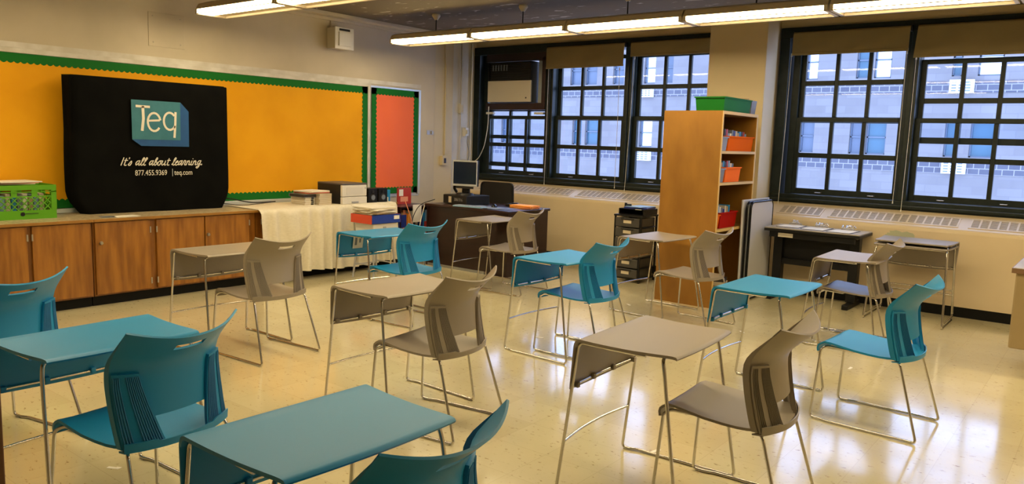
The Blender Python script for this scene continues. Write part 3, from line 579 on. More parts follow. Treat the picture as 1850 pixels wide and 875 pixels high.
tag(tubes('power_cord', [[(-7.45, 4.55, .86), (-7.38, 4.62, .85), (-7.40, 4.85, .80), (-7.47, 5.05, .790), (-7.53, 5.25, .788)]], .006, black, rad=.1), 'black cord running from the covered display along the counter', 'cord')
tag(tubes('power_cord', [[(-7.46, 4.56, .80), (-7.36, 4.72, .778), (-7.38, 4.95, .788), (-7.50, 5.2, .788)]], .004, darkcov, rad=.1), 'thin dark red-black cord on the counter beside the thicker cord', 'cord')
for i, (x, y, w, d, rz, lb) in enumerate([(-7.02, 3.32, .22, .13, .12, 'white sheet of paper lying in front of the black cover'), (-7.05, 3.18, .12, .10, -.2, 'small dark slip of paper beside the white sheet')]):
    tag(move(boxes('paper_sheet', [(-d / 2, d / 2, -w / 2, w / 2, 0, .002)], paper if i == 0 else greycov), (x, y, CT + .0005), rz), lb, 'paper')
# ------------------------------------------------------------------ green crate
t = thing('milk_crate', 'bright green plastic milk crate on the left end of the counter', 'crate', (-7.375, 2.58, CT)); hx, hy, hh = .165, .24, .285
boxes('base', [(-hx, hx, -hy, hy, 0, .008)], green_p, t)
def crate_side(M, half):
    bm = bmesh.new()
    def B(a, c, z0, z1, th=.008): box(bm, a, c, -th, 0, z0, z1, M)
    B(-half, half, .0, .075); B(-half, half, .245, .285, .012); B(-half, half, .225, .232, .012); B(-half, -half + .035, .075, .245, .012); B(half - .035, half, .075, .245, .012)
    B(-.10, -.055, .195, .245); B(.055, .10, .195, .245); B(-half, half, .185, .195)
    n = int((half * 2 - .07) / .05)
    for i in range(-3, n + 1):
        x0 = -half + .035 + i * .05
        for s in (1, -1):
            a = (x0 if s > 0 else x0 + .11, .075); c = (x0 + .11 if s > 0 else x0, .19)
            lo_, hi_ = -half + .03, half - .03
            def clip(a, c):
                (xa, za), (xc, zc) = a, c
                if max(xa, xc) <= lo_ or min(xa, xc) >= hi_: return None
                def at(x): return za + (zc - za) * (x - xa) / (xc - xa)
                if xa < lo_: za_, xa_ = at(lo_), lo_
                elif xa > hi_: za_, xa_ = at(hi_), hi_
                else: za_, xa_ = za, xa
                if xc < lo_: zc_, xc_ = at(lo_), lo_
                elif xc > hi_: zc_, xc_ = at(hi_), hi_
                else: zc_, xc_ = zc, xc
                return (xa_, za_), (xc_, zc_)
            r = clip(a, c)
            if r:
                v0 = M @ Vector((r[0][0], -.004, r[0][1])); v1 = M @ Vector((r[1][0], -.004, r[1][1]))
                if (v1 - v0).length > .01: cyl(bm, v0, v1, .0048, n=4)
    return bm
for nm, M, half in (('side', Matrix.Translation((hx, 0, 0)) @ Matrix.Rotation(R_(90), 4, 'Z'), hy), ('side', Matrix.Translation((-hx, 0, 0)) @ Matrix.Rotation(R_(-90), 4, 'Z'), hy), ('side', Matrix.Translation((0, hy, 0)) @ Matrix.Rotation(R_(180), 4, 'Z'), hx), ('side', Matrix.Translation((0, -hy, 0)), hx)):
    link(nm, crate_side(M, half), green_p, t)
bm = bmesh.new(); cyl(bm, (hx + .010, -.02, .045), (hx + .014, -.02, .045), .017, n=24); cyl(bm, (hx + .012, 0.0, .047), (hx + .012, .10, .047), .0025, n=6); link('emblem', bm, black, t)
cols = [tancov, palebl, paper2, bluecov, greycov, paper]
for i in range(9):
    tag(move(boxes('book', [(-.12, .13, -.018, .018, 0, .17 + .015 * (i % 3))], cols[i % 6], bevel=.002), (-7.42, 2.40 + i * .043, CT + .0085), 0), 'book standing inside the green milk crate', 'book', 'books in the green crate')
for i in range(3):
    tag(move(boxes('paper_stack', [(-.13, .13, -.17, .17, 0, .008)], [paper2, pink_f, paper][i], bevel=.001), (-7.42 + .01 * i, 2.53 + .02 * i, CT + .2865 + i * .0085), .08 * i), ['folder lying directly on the rim of the green crate', 'pink folder in the middle of the pile on the green crate', 'white sheets on top of the pile on the green crate'][i], 'papers')
# ------------------------------------------------------------------ cloth over the counter end
def drape(y0, y1, x, ztop, hem, label, top_back, amp=.036, per=.17, ph=0.0):
    t = thing('tablecloth', label, 'tablecloth', (x, (y0 + y1) / 2, 0)); cy = (y0 + y1) / 2; G = []
    n = int((y1 - y0) / .012)
    for i in range(n + 1):
        y = y0 + (y1 - y0) * i / n; row = [(top_back - x, y - cy, ztop), (-.06, y - cy, ztop), (-.012, y - cy, ztop - .002), (.008, y - cy, ztop - .012)]
        for j in range(1, 22):
            v = j / 21; a = amp * (0.35 + .65 * v); 
            s = math.sin((y + .012 * math.sin(v * 4 + y * 3)) * 2 * math.pi / per + ph + 1.5 * math.sin(y * 7) + .8 * math.sin(y * 17 + v * 1.5)); f = math.copysign(abs(s) ** .7, s)
            row.append((.012 + a * (f + 1) + .015 * v, (y - cy) * (1 + .0 * v), ztop - .012 - (ztop - .012 - hem - .012 * math.sin(y * 5.0 + 1)) * v))
        G.append(row)
    link('sheet', shell(G, .0015), cloth_m, t, smooth=True, angle=80)
    return t
drape(4.60, 5.80, -6.875, .776, .085, 'cream pleated cloth draped over the counter below the books', -7.50)
drape(5.82, 6.50, -6.895, .776, .075, 'cream pleated cloth behind the red and blue box, nearest the corner', -7.50, amp=.026, per=.13, ph=1.0)
CC = .7775
# ------------------------------------------------------------------ books, printer, speakers on the cloth
def book(name, w, d, h, cov, pages, label, loc, rz, group=None, lab_m=None):
    t = thing(name, label, 'book', loc, rz, group)
    boxes('pages', [(-d / 2 + .004, d / 2 - .002, -w / 2 + .004, w / 2 - .004, .002, h - .002)], pages, t)
    boxes('cover', [(-d / 2, d / 2, -w / 2, w / 2, 0, .003), (-d / 2, d / 2, -w / 2, w / 2, h - .003, h), (-d / 2, -d / 2 + .004, -w / 2, w / 2, .003, h - .003)], cov, t)
    if lab_m: boxes('spine_label', [(-d / 2 - .001, -d / 2, -.03, .03, .004, h - .004)], lab_m, t)
    return t
z = CC
for i in range(6):
    h = .020; book('book', .19, .25, h, paper2 if i % 2 else tancov, paper2, 'thick pale paperback in the stack left of the printer, %s' % ['at the bottom', 'second from the bottom', 'third from the bottom', 'fourth from the bottom', 'fifth from the bottom', 'sixth from the bottom'][i], (-7.13, 5.53, z), .10 + .03 * ((i * 7) % 3 - 1)); z += h + .0003
z2 = CC
for i in range(4):
    h = .021; t_ = book('book', .14, .24, h, paper, paper2, 'white book with black spine label in the low stack beside the tall one, %s' % ['lowest', 'second', 'third', 'top'][i], (-7.17, 5.36, z2), .05 * (i % 2), None); boxes('spine_label', [(.1195, .1215, .015, .05, .002, h - .002)], black, t_); z2 += h + .0003
book('book', .17, .26, .035, greycov, darkcov, 'thick grey book on top of the low stack of white books', (-7.17, 5.355, z2), .02); z2 += .0355
for i in range(4):
    h = .008; tag(move(boxes('magazine', [(-.13, .13, -.15, .15, 0, h)], [tancov, redcov, paper2, paper][i], bevel=.001), (-7.14, 5.455, max(z, z2) + i * .0083), -.12 + .11 * i), ['brown magazine lowest on the book stacks', 'dark red folder on the book stacks', 'cream magazine near the top of the book stacks', 'white papers topmost on the book stacks'][i], 'papers')
t = thing('laser_printer', 'white and dark grey laser printer on the cloth covered counter', 'printer', (-7.10, 5.90, CC))
boxes('body', [(-.28, .13, -.18, .18, 0.0, .225)], charcoal, t, bevel=.006)
boxes('front_door', [(.13, .165, -.18, .18, .085, .215)], white_p, t, bevel=.006)
tr = boxes('paper_tray', [(.13, .17, -.18, .18, .0, .080)], white_p, t, bevel=.005)
boxes('handle', [(.17, .178, -.05, .05, .010, .028)], silver, tr, bevel=.003)
boxes('top_cover', [(-.28, .165, -.18, .18, .215, .235)], mat('printer_grey_top', (.10, .085, .08), .5), t, bevel=.005)
bm = bmesh.new(); box(bm, .165, .168, -.12, .12, .11, .19); link('panel_line', bm, mat('printer_panel', (.66, .63, .58), .4), t, bevel=.002)
boxes('power_button', [(.165, .170, .15, .165, .17, .185)], silver, t)
for i, y in enumerate((6.19, 6.35)):
    t = thing('speaker', 'black desktop speaker with cone drivers, %s of the pair right of the printer' % ('left' if i == 0 else 'right'), 'speaker', (-7.02, y, CC))
    boxes('cabinet', [(-.08, .07, -.07, .07, 0, .165)], black, t, bevel=.005)
    bm = bmesh.new(); cyl(bm, (.070, 0, .06), (.076, 0, .06), .045, .042, n=28); cyl(bm, (.070, .0, .13), (.075, .0, .13), .018, n=20); link('driver_ring', bm, charcoal, t, smooth=True)
    bm = bmesh.new(); cyl(bm, (.0765, 0, .06), (.0770, 0, .06), .030, .010, n=24); link('cone', bm, greycov, t, smooth=True)
# little books beside the speakers and clutter behind the desk
for i, (x, y, z0, w, h, m, m2, lb) in enumerate([(-7.10, 6.52, CC - .0275 + .0, .13, .16, bluecov, paper, 'bright blue picture book standing right of the speakers'), (-7.30, 7.02, .70, .24, .21, redcov, pink_f, 'red covered book standing below the coral board')]):
    t = thing('book', lb, 'book', (x, y, z0)); boxes('cover', [(0, .02, -w / 2, w / 2, 0, h)], m, t, bevel=.002); boxes('title_block', [(.02, .022, -w * .3, w * .25, h * .15, h * .45)], m2, t); boxes('picture', [(.02, .0215, -w * .4, -w * .1, h * .5, h * .9)], palebl if i == 0 else paper, t)
t = thing('storage_shelf', 'low dark shelf unit crammed with papers between counter and teacher desk', 'shelf', (-7.22, 6.95, 0))
boxes('frame', [(-.3, .25, -.30, -.28, 0, .70), (-.3, .25, .28, .30, 0, .70), (-.3, .25, -.28, .28, .68, .70), (-.3, .25, -.28, .28, .02, .04), (-.3, .25, -.28, .28, .35, .365), (-.3, -.28, -.28, .28, .04, .68)], mahog, t)
cl = [redcov, navycov, paper, tancov, bluecov, darkcov, pink_f, palebl, paper2, orange_f]
for i in range(20):
    zz = .0405 if i < 10 else .3655; k = i % 10
    tag(move(boxes('folder', [(-.24, .16 + .05 * ((i * 3) % 4) / 4, -.022, .022, 0, .22 + .016 * ((i * 7) % 5))], cl[(i * 3) % 10], bevel=.002), (-7.22, 6.70 + k * .054, zz + .0005), 0), 'coloured folder crammed in the low dark shelf', 'folder', 'folders in the low shelf')
for i, (x, y, z0, w, h, m) in enumerate([(-6.83, 6.93, .50, .15, .22, paper), (-6.85, 6.70, .44, .13, .16, navycov), (-6.84, 7.12, .30, .10, .2, redcov)]):
    tag(move(boxes('pinned_sheet', [(-.13, -.126, -w / 2, w / 2, 0, h)], m), (x, y, z0), 0), ['white sheet hanging in front of the crammed shelf', 'navy printed box on the crammed shelf front', 'red printed sheet low on the crammed shelf'][i], 'paper')
for i, pts in enumerate([[(-6.72, 7.0, .80), (-6.80, 6.8, .74), (-6.84, 6.72, .55), (-6.80, 6.66, .2), (-6.6, 6.5, .01)], [(-6.86, 6.62, .80), (-6.82, 6.68, .6), (-6.78, 6.74, .3), (-6.70, 6.70, .012)], [(-6.70, 6.80, .74), (-6.72, 6.74, .5), (-6.73, 6.72, .2), (-6.5, 6.35, .012), (-6.75, 6.3, .012)]]):
    tag(tubes('cable', [pts], .005, [black, pink_f, white_p][i], rad=.1), ['black cable looping down from the computer', 'pale pink cable hanging left of the teacher desk', 'white cable running down to the floor beside the teacher desk'][i], 'cable')
# ------------------------------------------------------------------ red and blue box on a stool
t = thing('stool', 'grey metal stool carrying boxes in front of the cream cloth', 'stool', (-6.45, 5.78, 0))
for sx in (-1, 1):
    for sy in (-1, 1): tubes('leg', [[(.17 * sx, .17 * sy, 0.0), (.12 * sx, .13 * sy, .47)]], .011, silver, t, rad=0)
boxes('seat', [(-.16, .16, -.17, .17, .47, .49)], silver, t, bevel=.005)
tubes('rung', [[(.155 * s, -.155, .14), (.155 * s, .155, .14)] for s in (-1, 1)] + [[(-.155, .155 * s, .16), (.155, .155 * s, .16)] for s in (-1, 1)], .007, silver, t, rad=0)
t = thing('storage_box', 'white box with a metal handle under the red and blue box', 'box', (-6.45, 5.78, .4905)); boxes('body', [(-.14, .15, -.16, .18, 0, .125)], white_p, t, bevel=.003); boxes('handle', [(.15, .156, -.02, .02, .05, .09)], silver, t)
t = thing('cardboard_box', 'red and blue box piled with papers in front of the cream cloth', 'box', (-6.45, 5.78, .616))
boxes('base', [(-.17, .17, -.20, .22, 0, .004)], navycov, t); bl_ = mat('blue_box_card', (.012, .045, .33), .45); boxes('long_side', [(.166, .17, -.20, .22, 0, .095)], bl_, t); boxes('long_side', [(-.17, -.166, -.20, .22, 0, .095)], bl_, t)
rd_ = mat('red_box_card', (.62, .06, .02), .45); boxes('end_side', [(-.17, .17, -.2015, -.1975, 0, .095)], rd_, t); boxes('end_side', [(-.17, .17, .2175, .2215, 0, .095)], rd_, t); boxes('label', [(.170, .172, .12, .20, .04, .08)], paper, t)
for i in range(7):
    tag(move(boxes('paper_stack', [(-.15, .15, -.18, .18, 0, .011)], [paper2, tancov, paper, paper2, paper, paper2, paper][i], bevel=.001), (-6.45 + .01 * ((i * 5) % 3 - 1), 5.79 + .015 * ((i * 3) % 3 - 1), .7115 + i * .0115), .25 * math.sin(i * 2.1)), 'cream envelope in the loose pile on the red and blue box', 'papers', 'papers piled on the red and blue box')
# ------------------------------------------------------------------ teacher desk with computer
DZ = .76; dx0, dx1, dy0, dy1 = -6.70, -5.43, 6.84, 7.62
t = thing('teacher_desk', 'dark mahogany teacher desk in the far left corner', 'desk', ((dx0 + dx1) / 2, (dy0 + dy1) / 2, 0)); w = (dx1 - dx0) / 2; d = (dy1 - dy0) / 2
boxes('desktop', [(-w - .02, w + .02, -d - .02, d + .02, DZ - .03, DZ)], mahog, t, bevel=.006)
boxes('modesty_panel', [(-w + .03, w - .30, -d + .01, -d + .03, .03, DZ - .03)], mahog, t)
boxes('side_panel', [(-w, -w + .03, -d, d, .0, DZ - .03)], mahog, t)
pd = boxes('pedestal', [(w - .30, w, -d, d, .0, DZ - .03)], mahog, t, bevel=.003)
boxes('kick_strip', [(-w + .03, w - .32, -d - .004, -d + .012, .0, .03)], tape_m, t)
t = thing('desktop_computer', 'flat black desktop computer marked with numbers under the monitor', 'computer', (-6.38, 7.20, DZ), R_(-6))
boxes('case', [(-.20, .22, -.19, .19, .004, .115)], black, t, bevel=.006)
boxes('bezel', [(-.20, .22, -.198, -.19, .006, .112)], charcoal, t, bevel=.002)
boxes('barcode_label', [(-.10, -.05, -.2, -.198, .02, .095)], paper2, t)
text('room_number', '306/316', .052, mat('grey_marking', (.30, .30, .30), .6), t, onY(.0, -.199, .045), sx=.9)
boxes('side_vent', [(-.203, -.20, -.15 + k * .02, -.14 + k * .02, .02, .10) for k in range(14)], charcoal, t)
t = thing('monitor', 'flat computer monitor with silver bezel standing on the black computer', 'monitor', (-6.38, 7.17, DZ + .1155), R_(14))
bm = bmesh.new(); cyl(bm, (0, 0, 0), (0, 0, .02), .12, .10, n=32); link('base', bm, black, t, smooth=True)
boxes('neck', [(-.05, .05, .02, .05, .02, .16)], black, t, bevel=.006)
tubes('stand_arc', [[(-.14, .06, .02), (-.17, .03, .08), (-.11, .0, .13), (-.02, .03, .12)]], .018, black, t, rad=.06)
boxes('housing', [(-.17, .17, .0, .045, .105, .42)], black, t, bevel=.006)
boxes('bezel', [(-.17, .17, -.012, .0, .105, .130), (-.17, .17, -.012, .0, .402, .42), (-.17, -.158, -.012, 0, .130, .402), (.158, .17, -.012, 0, .130, .402)], mat('silver_bezel', (.50, .52, .56), .3, .3), t, bevel=.002)
boxes('screen', [(-.158, .158, -.006, -.001, .130, .402)], screen_m, t)
boxes('lower_panel', [(-.12, .12, -.008, .0, .075, .104)], charcoal, t)
t = thing('keyboard', 'pale blue keyboard in front of the computer on the teacher desk', 'keyboard', (-6.05, 6.895, DZ), R_(8)); boxes('tray', [(-.20, .20, -.07, .07, .0005, .014)], palebl, t, bevel=.003)  # tray and keys coloured pale blue
boxes('keys', [(-.19 + i * .0255, -.17 + i * .0255, -.06 + j * .025, -.04 + j * .025, .014, .019) for i in range(15) for j in range(5)], keys_m, t)
t = thing('computer_mouse', 'black computer mouse on the teacher desk beside the papers', 'mouse', (-5.86, 7.12, DZ), .3)
G = [[(.032 * math.cos(a) * math.sin(p) * 1.0, .055 * math.sin(a) * math.sin(p), .035 * math.cos(p) + .0005) for p in [math.pi / 2 * j / 8 for j in range(9)]] for a in [2 * math.pi * i / 20 for i in range(21)]]
bm = bmesh.new(); 
for i in range(20):
    for j in range(8):
        vs = [bm.verts.new(G[i][j]), bm.verts.new(G[i + 1][j]), bm.verts.new(G[i + 1][j + 1]), bm.verts.new(G[i][j + 1])]; bm.faces.new(vs)
bmesh.ops.remove_doubles(bm, verts=bm.verts, dist=.0001); link('shell', bm, blackgl, t, smooth=True); boxes('wheel', [(-.003, .003, .02, .035, .028, .036)], greycov, t)
tag(move(boxes('desk_mat', [(-.30, .30, -.14, .14, 0, .003)], mat('slate_blotter', (.10, .12, .22), .4), bevel=.001), (-5.86, 7.08, DZ + .0004), R_(0)), 'dark blue desk mat under the mouse', 'desk mat')
bpy.data.objects['computer_mouse'].location.z = DZ + .0036
for i, (x, y, rz, lb) in enumerate([(-5.95, 6.95, .3, 'white sheet of paper on the teacher desk near the front edge'), (-5.75, 6.97, -.1, 'grey printed sheet on the right part of the teacher desk')]):
    tag(move(boxes('paper_sheet', [(-.13, .13, -.09, .09, 0, .0015)], paper if i == 0 else greycov), (x, y, DZ + .0038 + i * .002), rz), lb, 'paper')
t = thing('router', 'small black router behind the mouse on the teacher desk', 'router', (-5.80, 7.44, DZ), .1); boxes('case', [(-.10, .10, -.06, .06, .0005, .035)], black, t, bevel=.01); bm = bmesh.new(); cyl(bm, (0, 0, .035), (0, 0, .045), .05, .04, n=24); link('dome', bm, blackgl, t, smooth=True)
for i in range(5):
    tag(move(boxes('folder', [(-.15, .15, -.10, .10, 0, .007)], [orange_f, pink_f, orange_f, mat('deep_orange_card', (.75, .25, .03), .6), orange_f][i], bevel=.001), (-5.59 + .012 * (i % 2), 7.36, DZ + .0005 + i * .0074), [.1, -.05, .18, 0, .12][i]), 'orange folder in the small stack at the right end of the teacher desk', 'folder', 'orange folders on the teacher desk')
# black office chair behind the desk
t = thing('office_chair', 'black mesh-back office chair behind the teacher desk', 'chair', (-6.45, 8.02, 0), R_(6))
G = [[(-.26 * (1 - .06 * j / 10) * (1 - 2 * i / 20) , -.16 + .0 - .03 * (1 - (1 - 2 * i / 20) ** 2) - .0 , .60 + .40 * j / 10) for j in range(11)] for i in range(21)]
link('backrest_mesh', shell(G, .008), mesh_m, t, smooth=True)
tubes('backrest_frame', [[(-.26, -.162, .60), (-.245, -.162, 1.0), (.245, -.162, 1.0), (.26, -.162, .60)]], .013, black, t, closed=True, rad=.05)
boxes('seat', [(-.25, .25, -.08, .36, .44, .50)], black, t, bevel=.02)
tubes('back_support', [[(0, .1, .43), (0, -.15, .45), (0, -.178, .62)]], .018, black, t, rad=.05)
bm = bmesh.new(); cyl(bm, (0, .12, .08), (0, .12, .44), .025, n=16); link('gas_column', bm, black, t, smooth=True)
for k in range(5):
    a = 2 * math.pi * k / 5; g = tubes('leg', [[(0, .12, .09), (.24 * math.cos(a), .12 + .24 * math.sin(a), .06)]], .016, black, t, rad=0)
    bm = bmesh.new(); cyl(bm, (.24 * math.cos(a) - .012, .12 + .24 * math.sin(a), .027), (.24 * math.cos(a) + .012, .12 + .24 * math.sin(a), .027), .026, n=16); link('caster', bm, black, g, smooth=True)
# ------------------------------------------------------------------ drawer tower
t = thing('drawer_cart', 'tall black drawer cart with smoky clear drawers left of the bookcase', 'drawer cart', (-4.36, 7.86, 0))
boxes('frame', [(-.175, -.155, -.19, -.17, .0, .76), (.155, .175, -.19, -.17, .0, .76), (-.175, -.155, .17, .19, .0, .76), (.155, .175, .17, .19, 0, .76), (-.18, .18, -.195, .195, .745, .765), (-.175, .175, -.19, .19, .035, .05)] + [(-.175, .175, -.19, .19, .05 + k * .1158 - .006, .05 + k * .1158) for k in range(1, 6)], black, t, bevel=.002)
for k in range(6):
    z0 = .052 + k * .1158; dr = boxes('drawer', [(-.152, .152, -.198, .168, z0, z0 + .100)], drawer_p, t, bevel=.005)
    boxes('label', [(-.05, .05, -.2, -.198, z0 + .040, z0 + .075)], paper2, dr)
    boxes('pull', [(-.08, .08, -.208, -.198, z0 + .083, z0 + .095)], charcoal, dr, bevel=.002)
t = thing('letter_tray', 'black letter tray on top of the drawer cart', 'tray', (-4.34, 7.86, .7655)); boxes('shelf', [(-.16, .16, -.16, .16, 0, .008), (-.16, .16, -.16, .16, .062, .068)], blackgl, t, bevel=.002); boxes('post', [(-.16, -.15, -.16, .16, .008, .062), (.15, .16, -.16, .16, .008, .062), (-.15, .15, .15, .16, .008, .062)], black, t); boxes('label', [(.05, .13, -.162, -.16, .063, .068)], paper, t)
tag(move(boxes('binder', [(-.13, .15, -.13, .13, 0, .018)], navycov, bevel=.003), (-4.33, 7.86, .834), .1), 'dark blue binder on the letter tray', 'binder')
tag(move(boxes('paper_stack', [(-.11, .11, -.14, .14, 0, .006)], palebl, bevel=.001), (-4.31, 7.86, .8525), -.15), 'pale blue papers on top of the dark blue binder', 'papers')
tag(move(boxes('tape_dispenser', [(-.04, .04, -.03, .03, 0, .025), (-.04, -.01, -.02, .02, .025, .038)], black, bevel=.004), (-4.44, 7.80, .8525), .5), 'small black dispenser on the drawer cart, left on the binder', 'dispenser')
# ------------------------------------------------------------------ bookcase
bx0, bx1, by0, by1, bh = -3.64, -3.03, 7.02, 7.90, 1.895
t = thing('bookcase', 'tall maple bookcase seen from its side, holding coloured bins', 'bookcase', (-3.335, 7.46, 0)); w = .305; d = .44
boxes('side_panel', [(-w, w - .006, -d, -d + .025, 0, bh)], maple, t); boxes('side_panel', [(-w, w - .006, d - .025, d, 0, bh)], maple, t)
boxes('back_panel', [(-w, -w + .01, -d + .025, d - .025, .05, bh - .03)], maple_in, t)
boxes('top_panel', [(-w, w - .006, -d + .025, d - .025, bh - .03, bh)], maple, t); boxes('plinth', [(w - .04, w - .02, -d + .025, d - .025, 0, .07)], maple_in, t)
for zz in (.07, .74, 1.19, 1.492): 
    s = boxes('shelf', [(-w + .01, w - .006, -d + .025, d - .025, zz, zz + .026)], maple_in, t); boxes('shelf_edging', [(w - .006, w, -d + .025, d - .025, zz, zz + .026)], maple_edge, s)
boxes('front_edging', [(w - .006, w, -d, -d + .025, 0, bh), (w - .006, w, d - .025, d, 0, bh), (w - .006, w, -d + .025, d - .025, bh - .03, bh)], maple_edge, t)
def bin_(y0, y1, z0, h, m, label, depth=.30, xf_=-3.05, taper=.012, rim=True):
    t = thing('storage_bin', label, 'bin', (xf_ - depth / 2, (y0 + y1) / 2, z0)); a = (y1 - y0) / 2; dd = depth / 2; bm = bmesh.new()
    def ring(e, z, o=0): return [bm.verts.new(p) for p in [(-dd + e - o, -a + e - o, z), (dd - e + o, -a + e - o, z), (dd - e + o, a - e + o, z), (-dd + e - o, a - e + o, z)]]
    r0 = ring(taper, 0); r1 = ring(0, h); r2 = ring(.006, h); r3 = ring(taper + .005, .006)
    for A, B in ((r0, r1), (r1, r2), (r2, r3)):
        for i in range(4): bm.faces.new([A[i], A[(i + 1) % 4], B[(i + 1) % 4], B[i]])
    bm.faces.new(r0[::-1]); bm.faces.new(r3); link('tub', bm, m, t)
    if rim:
        e = .008; boxes('rim', [(-dd - e, dd + e, -a - e, -a, h - .012, h), (-dd - e, dd + e, a, a + e, h - .012, h), (-dd - e, -dd, -a, a, h - .012, h), (dd, dd + e, -a, a, h - .012, h)], m, t)
    return t
def fill(y0, y1, z0, n, hts, where, xf_=-3.07, seed=0):
    rnd = random.Random(seed); cl = [greycov, palebl, darkcov, tancov, navycov, paper, redcov, bluecov, paper2]
    st = (y1 - y0 - .06) / n
    for i in range(n):
        h = hts + rnd.uniform(-.02, .025); th = st * .82
        o = boxes('book', [(-.105, .105, -th / 2, th / 2, 0, h)], cl[(i * 4 + seed) % 9], bevel=.002); tag(o, 'book standing in the ' + where, 'book', 'books in the ' + where)
        o.location = (xf_ - .15, y0 + .03 + st * (i + .5), z0 + .008)
z1 = 1.519; bin_(7.07, 7.215, z1, .135, clear_p, 'smoky clear bin on the top shelf of the bookcase'); fill(7.07, 7.215, z1, 4, .175, 'smoky clear bin on the top shelf', seed=1)
bin_(7.235, 7.86, z1, .145, orange_p, 'wide orange bin on the top shelf of the bookcase'); fill(7.235, 7.86, z1, 12, .18, 'wide orange bin', seed=2)
z1 = 1.217; bin_(7.07, 7.19, z1, .135, clear_p, 'smoky clear bin on the middle shelf of the bookcase'); fill(7.07, 7.19, z1, 3, .19, 'smoky clear bin on the middle shelf', seed=4)
bin_(7.21, 7.58, z1, .145, orange2, 'light orange bin on the middle shelf of the bookcase'); fill(7.21, 7.58, z1, 7, .19, 'light orange bin', seed=3)
z1 = .767; bin_(7.06, 7.14, z1, .14, orange_p, 'narrow orange bin on the lower shelf of the bookcase'); fill(7.06, 7.14, z1, 1, .16, 'narrow orange bin', seed=5)
bin_(7.155, 7.56, z1, .155, red_p, 'red bin on the lower shelf of the bookcase'); fill(7.155, 7.56, z1, 8, .19, 'red bin', seed=6)
bin_(7.08, 7.74, bh + .0005, .135, dgreen_p, 'dark green bin on top of the bookcase'); fill(7.08, 7.74, bh + .0005, 12, .115, 'dark green bin on the bookcase', seed=7)
bin_(7.755, 7.89, bh + .0005, .135, clear_p, 'small clear bin at the right end on top of the bookcase', rim=False); fill(7.755, 7.89, bh + .0005, 3, .13, 'small clear bin on the bookcase', seed=8)
for i in range(4): tag(move(boxes('book', [(-.12, .12, -.09, .09, 0, .035)], [navycov, tancov, paper2, darkcov][i], bevel=.003), (-3.2, 7.45, .0965 + i * .0355), .1 * i), ['navy book at the bottom of the floor-level stack in the bookcase', 'tan book in the floor-level stack in the bookcase', 'cream book in the floor-level stack in the bookcase', 'dark book on top of the floor-level stack in the bookcase'][i], 'book')
# ------------------------------------------------------------------ folded tables leaning by the bookcase
t = thing('folded_table', 'white folding tabletop standing on its side next to the bookcase', 'folding table', (-2.94, 7.93, 0), R_(0))
bm = bmesh.new(); box(bm, -.010, .010, -.36, .36, 0, 1.035); link('tabletop', bm, tabwhite, t, bevel=.006)
t.rotation_euler = (0, R_(-.6), 0); t.location = (-2.992, 7.93, .0)
t = thing('folded_table', 'black-edged folded table between the plain white tabletop and the front one', 'folding table', (-2.80, 7.75, 0))
def rrect(w, h, r, n=6):
    P = []
    for cx, cz, a0 in ((w - r, r, -90), (w - r, h - r, 0), (-w + r, h - r, 90), (-w + r, r, 180)):
        for k in range(n + 1): a = R_(a0 + 90 * k / n); P.append((cx + r * math.cos(a), cz + r * math.sin(a)))
    return P
bm = bmesh.new(); PP = rrect(.305, 1.0, .07); A = [bm.verts.new((x, -.006, z)) for x, z in PP]; B = [bm.verts.new((x, .006, z)) for x, z in PP]
for i in range(len(PP)): bm.faces.new([A[i], A[(i + 1) % len(PP)], B[(i + 1) % len(PP)], B[i]])
bm.faces.new(A); bm.faces.new(B[::-1]); link('tabletop', bm, tabwhite, t)
tubes('edge_band', [[(x, 0, z) for x, z in PP]], .012, blackgl, t, closed=True, rad=0)
t.rotation_euler = (0, 0, R_(90)); t.location = (-2.962, 7.90, .012)
d2 = dup(t, (-2.935, 7.93, .012), R_(90), 'front black-edged folded table standing on its side left of the black table')
# ------------------------------------------------------------------ black table with clipboards
TZ = .755
t = thing('side_table', 'black table with grey top beneath the right windows, holding clipboards', 'table', (-2.425, 8.165, 0)); w, d = .465, .24
boxes('tabletop', [(-w, w, -d, d, TZ - .012, TZ)], table_top, t, bevel=.002); boxes('edge_band', [(-w - .003, w + .003, -d - .003, d + .003, TZ - .040, TZ - .0125)], black, t, bevel=.003)
for s in (-1, 1):
    lg = boxes('leg', [(s * .38 - .045, s * .38 + .045, -.05, .05, .05, TZ - .04)], black, t, bevel=.004); boxes('foot', [(s * .38 - .03, s * .38 + .03, -.23, .23, 0, .05)], black, lg, bevel=.008)
boxes('modesty_panel', [(-.335, .335, .02, .035, .40, TZ - .04)], black, t); boxes('crossbar', [(-.335, .335, -.03, .03, .36, .42)], black, t)
boxes('apron', [(-.42, .42, -.21, -.19, TZ - .10, TZ - .04)], black, t); boxes('number_plate', [(-.33, -.18, -.212, -.21, TZ - .095, TZ - .055)], ivory, t)
boxes('drawer_rail', [(-.425, -.34, -.18, .2, TZ - .06, TZ - .04), (.34, .425, -.18, .2, TZ - .06, TZ - .04)], black, t)
def clipboard(x, y, rz, label):
    t = thing('clipboard', label, 'clipboard', (x, y, TZ + .0005), rz)
    boxes('board', [(-.115, .115, -.16, .16, 0, .004)], mat('dark_clipboard', (.05, .045, .05), .5), t, bevel=.001); boxes('sheet', [(-.105, .105, -.155, .12, .004, .006)], paper, t)
    bm = bmesh.new(); tube(bm, [(-.06, .13, .008), (-.06, .13, .022), (.06, .13, .022), (.06, .13, .008)], .006, rad=.01); box(bm, -.07, .07, .12, .155, .004, .010); link('clip', bm, silver, t, smooth=True)
    bm = bmesh.new(); rnd = random.Random(x)
    return t
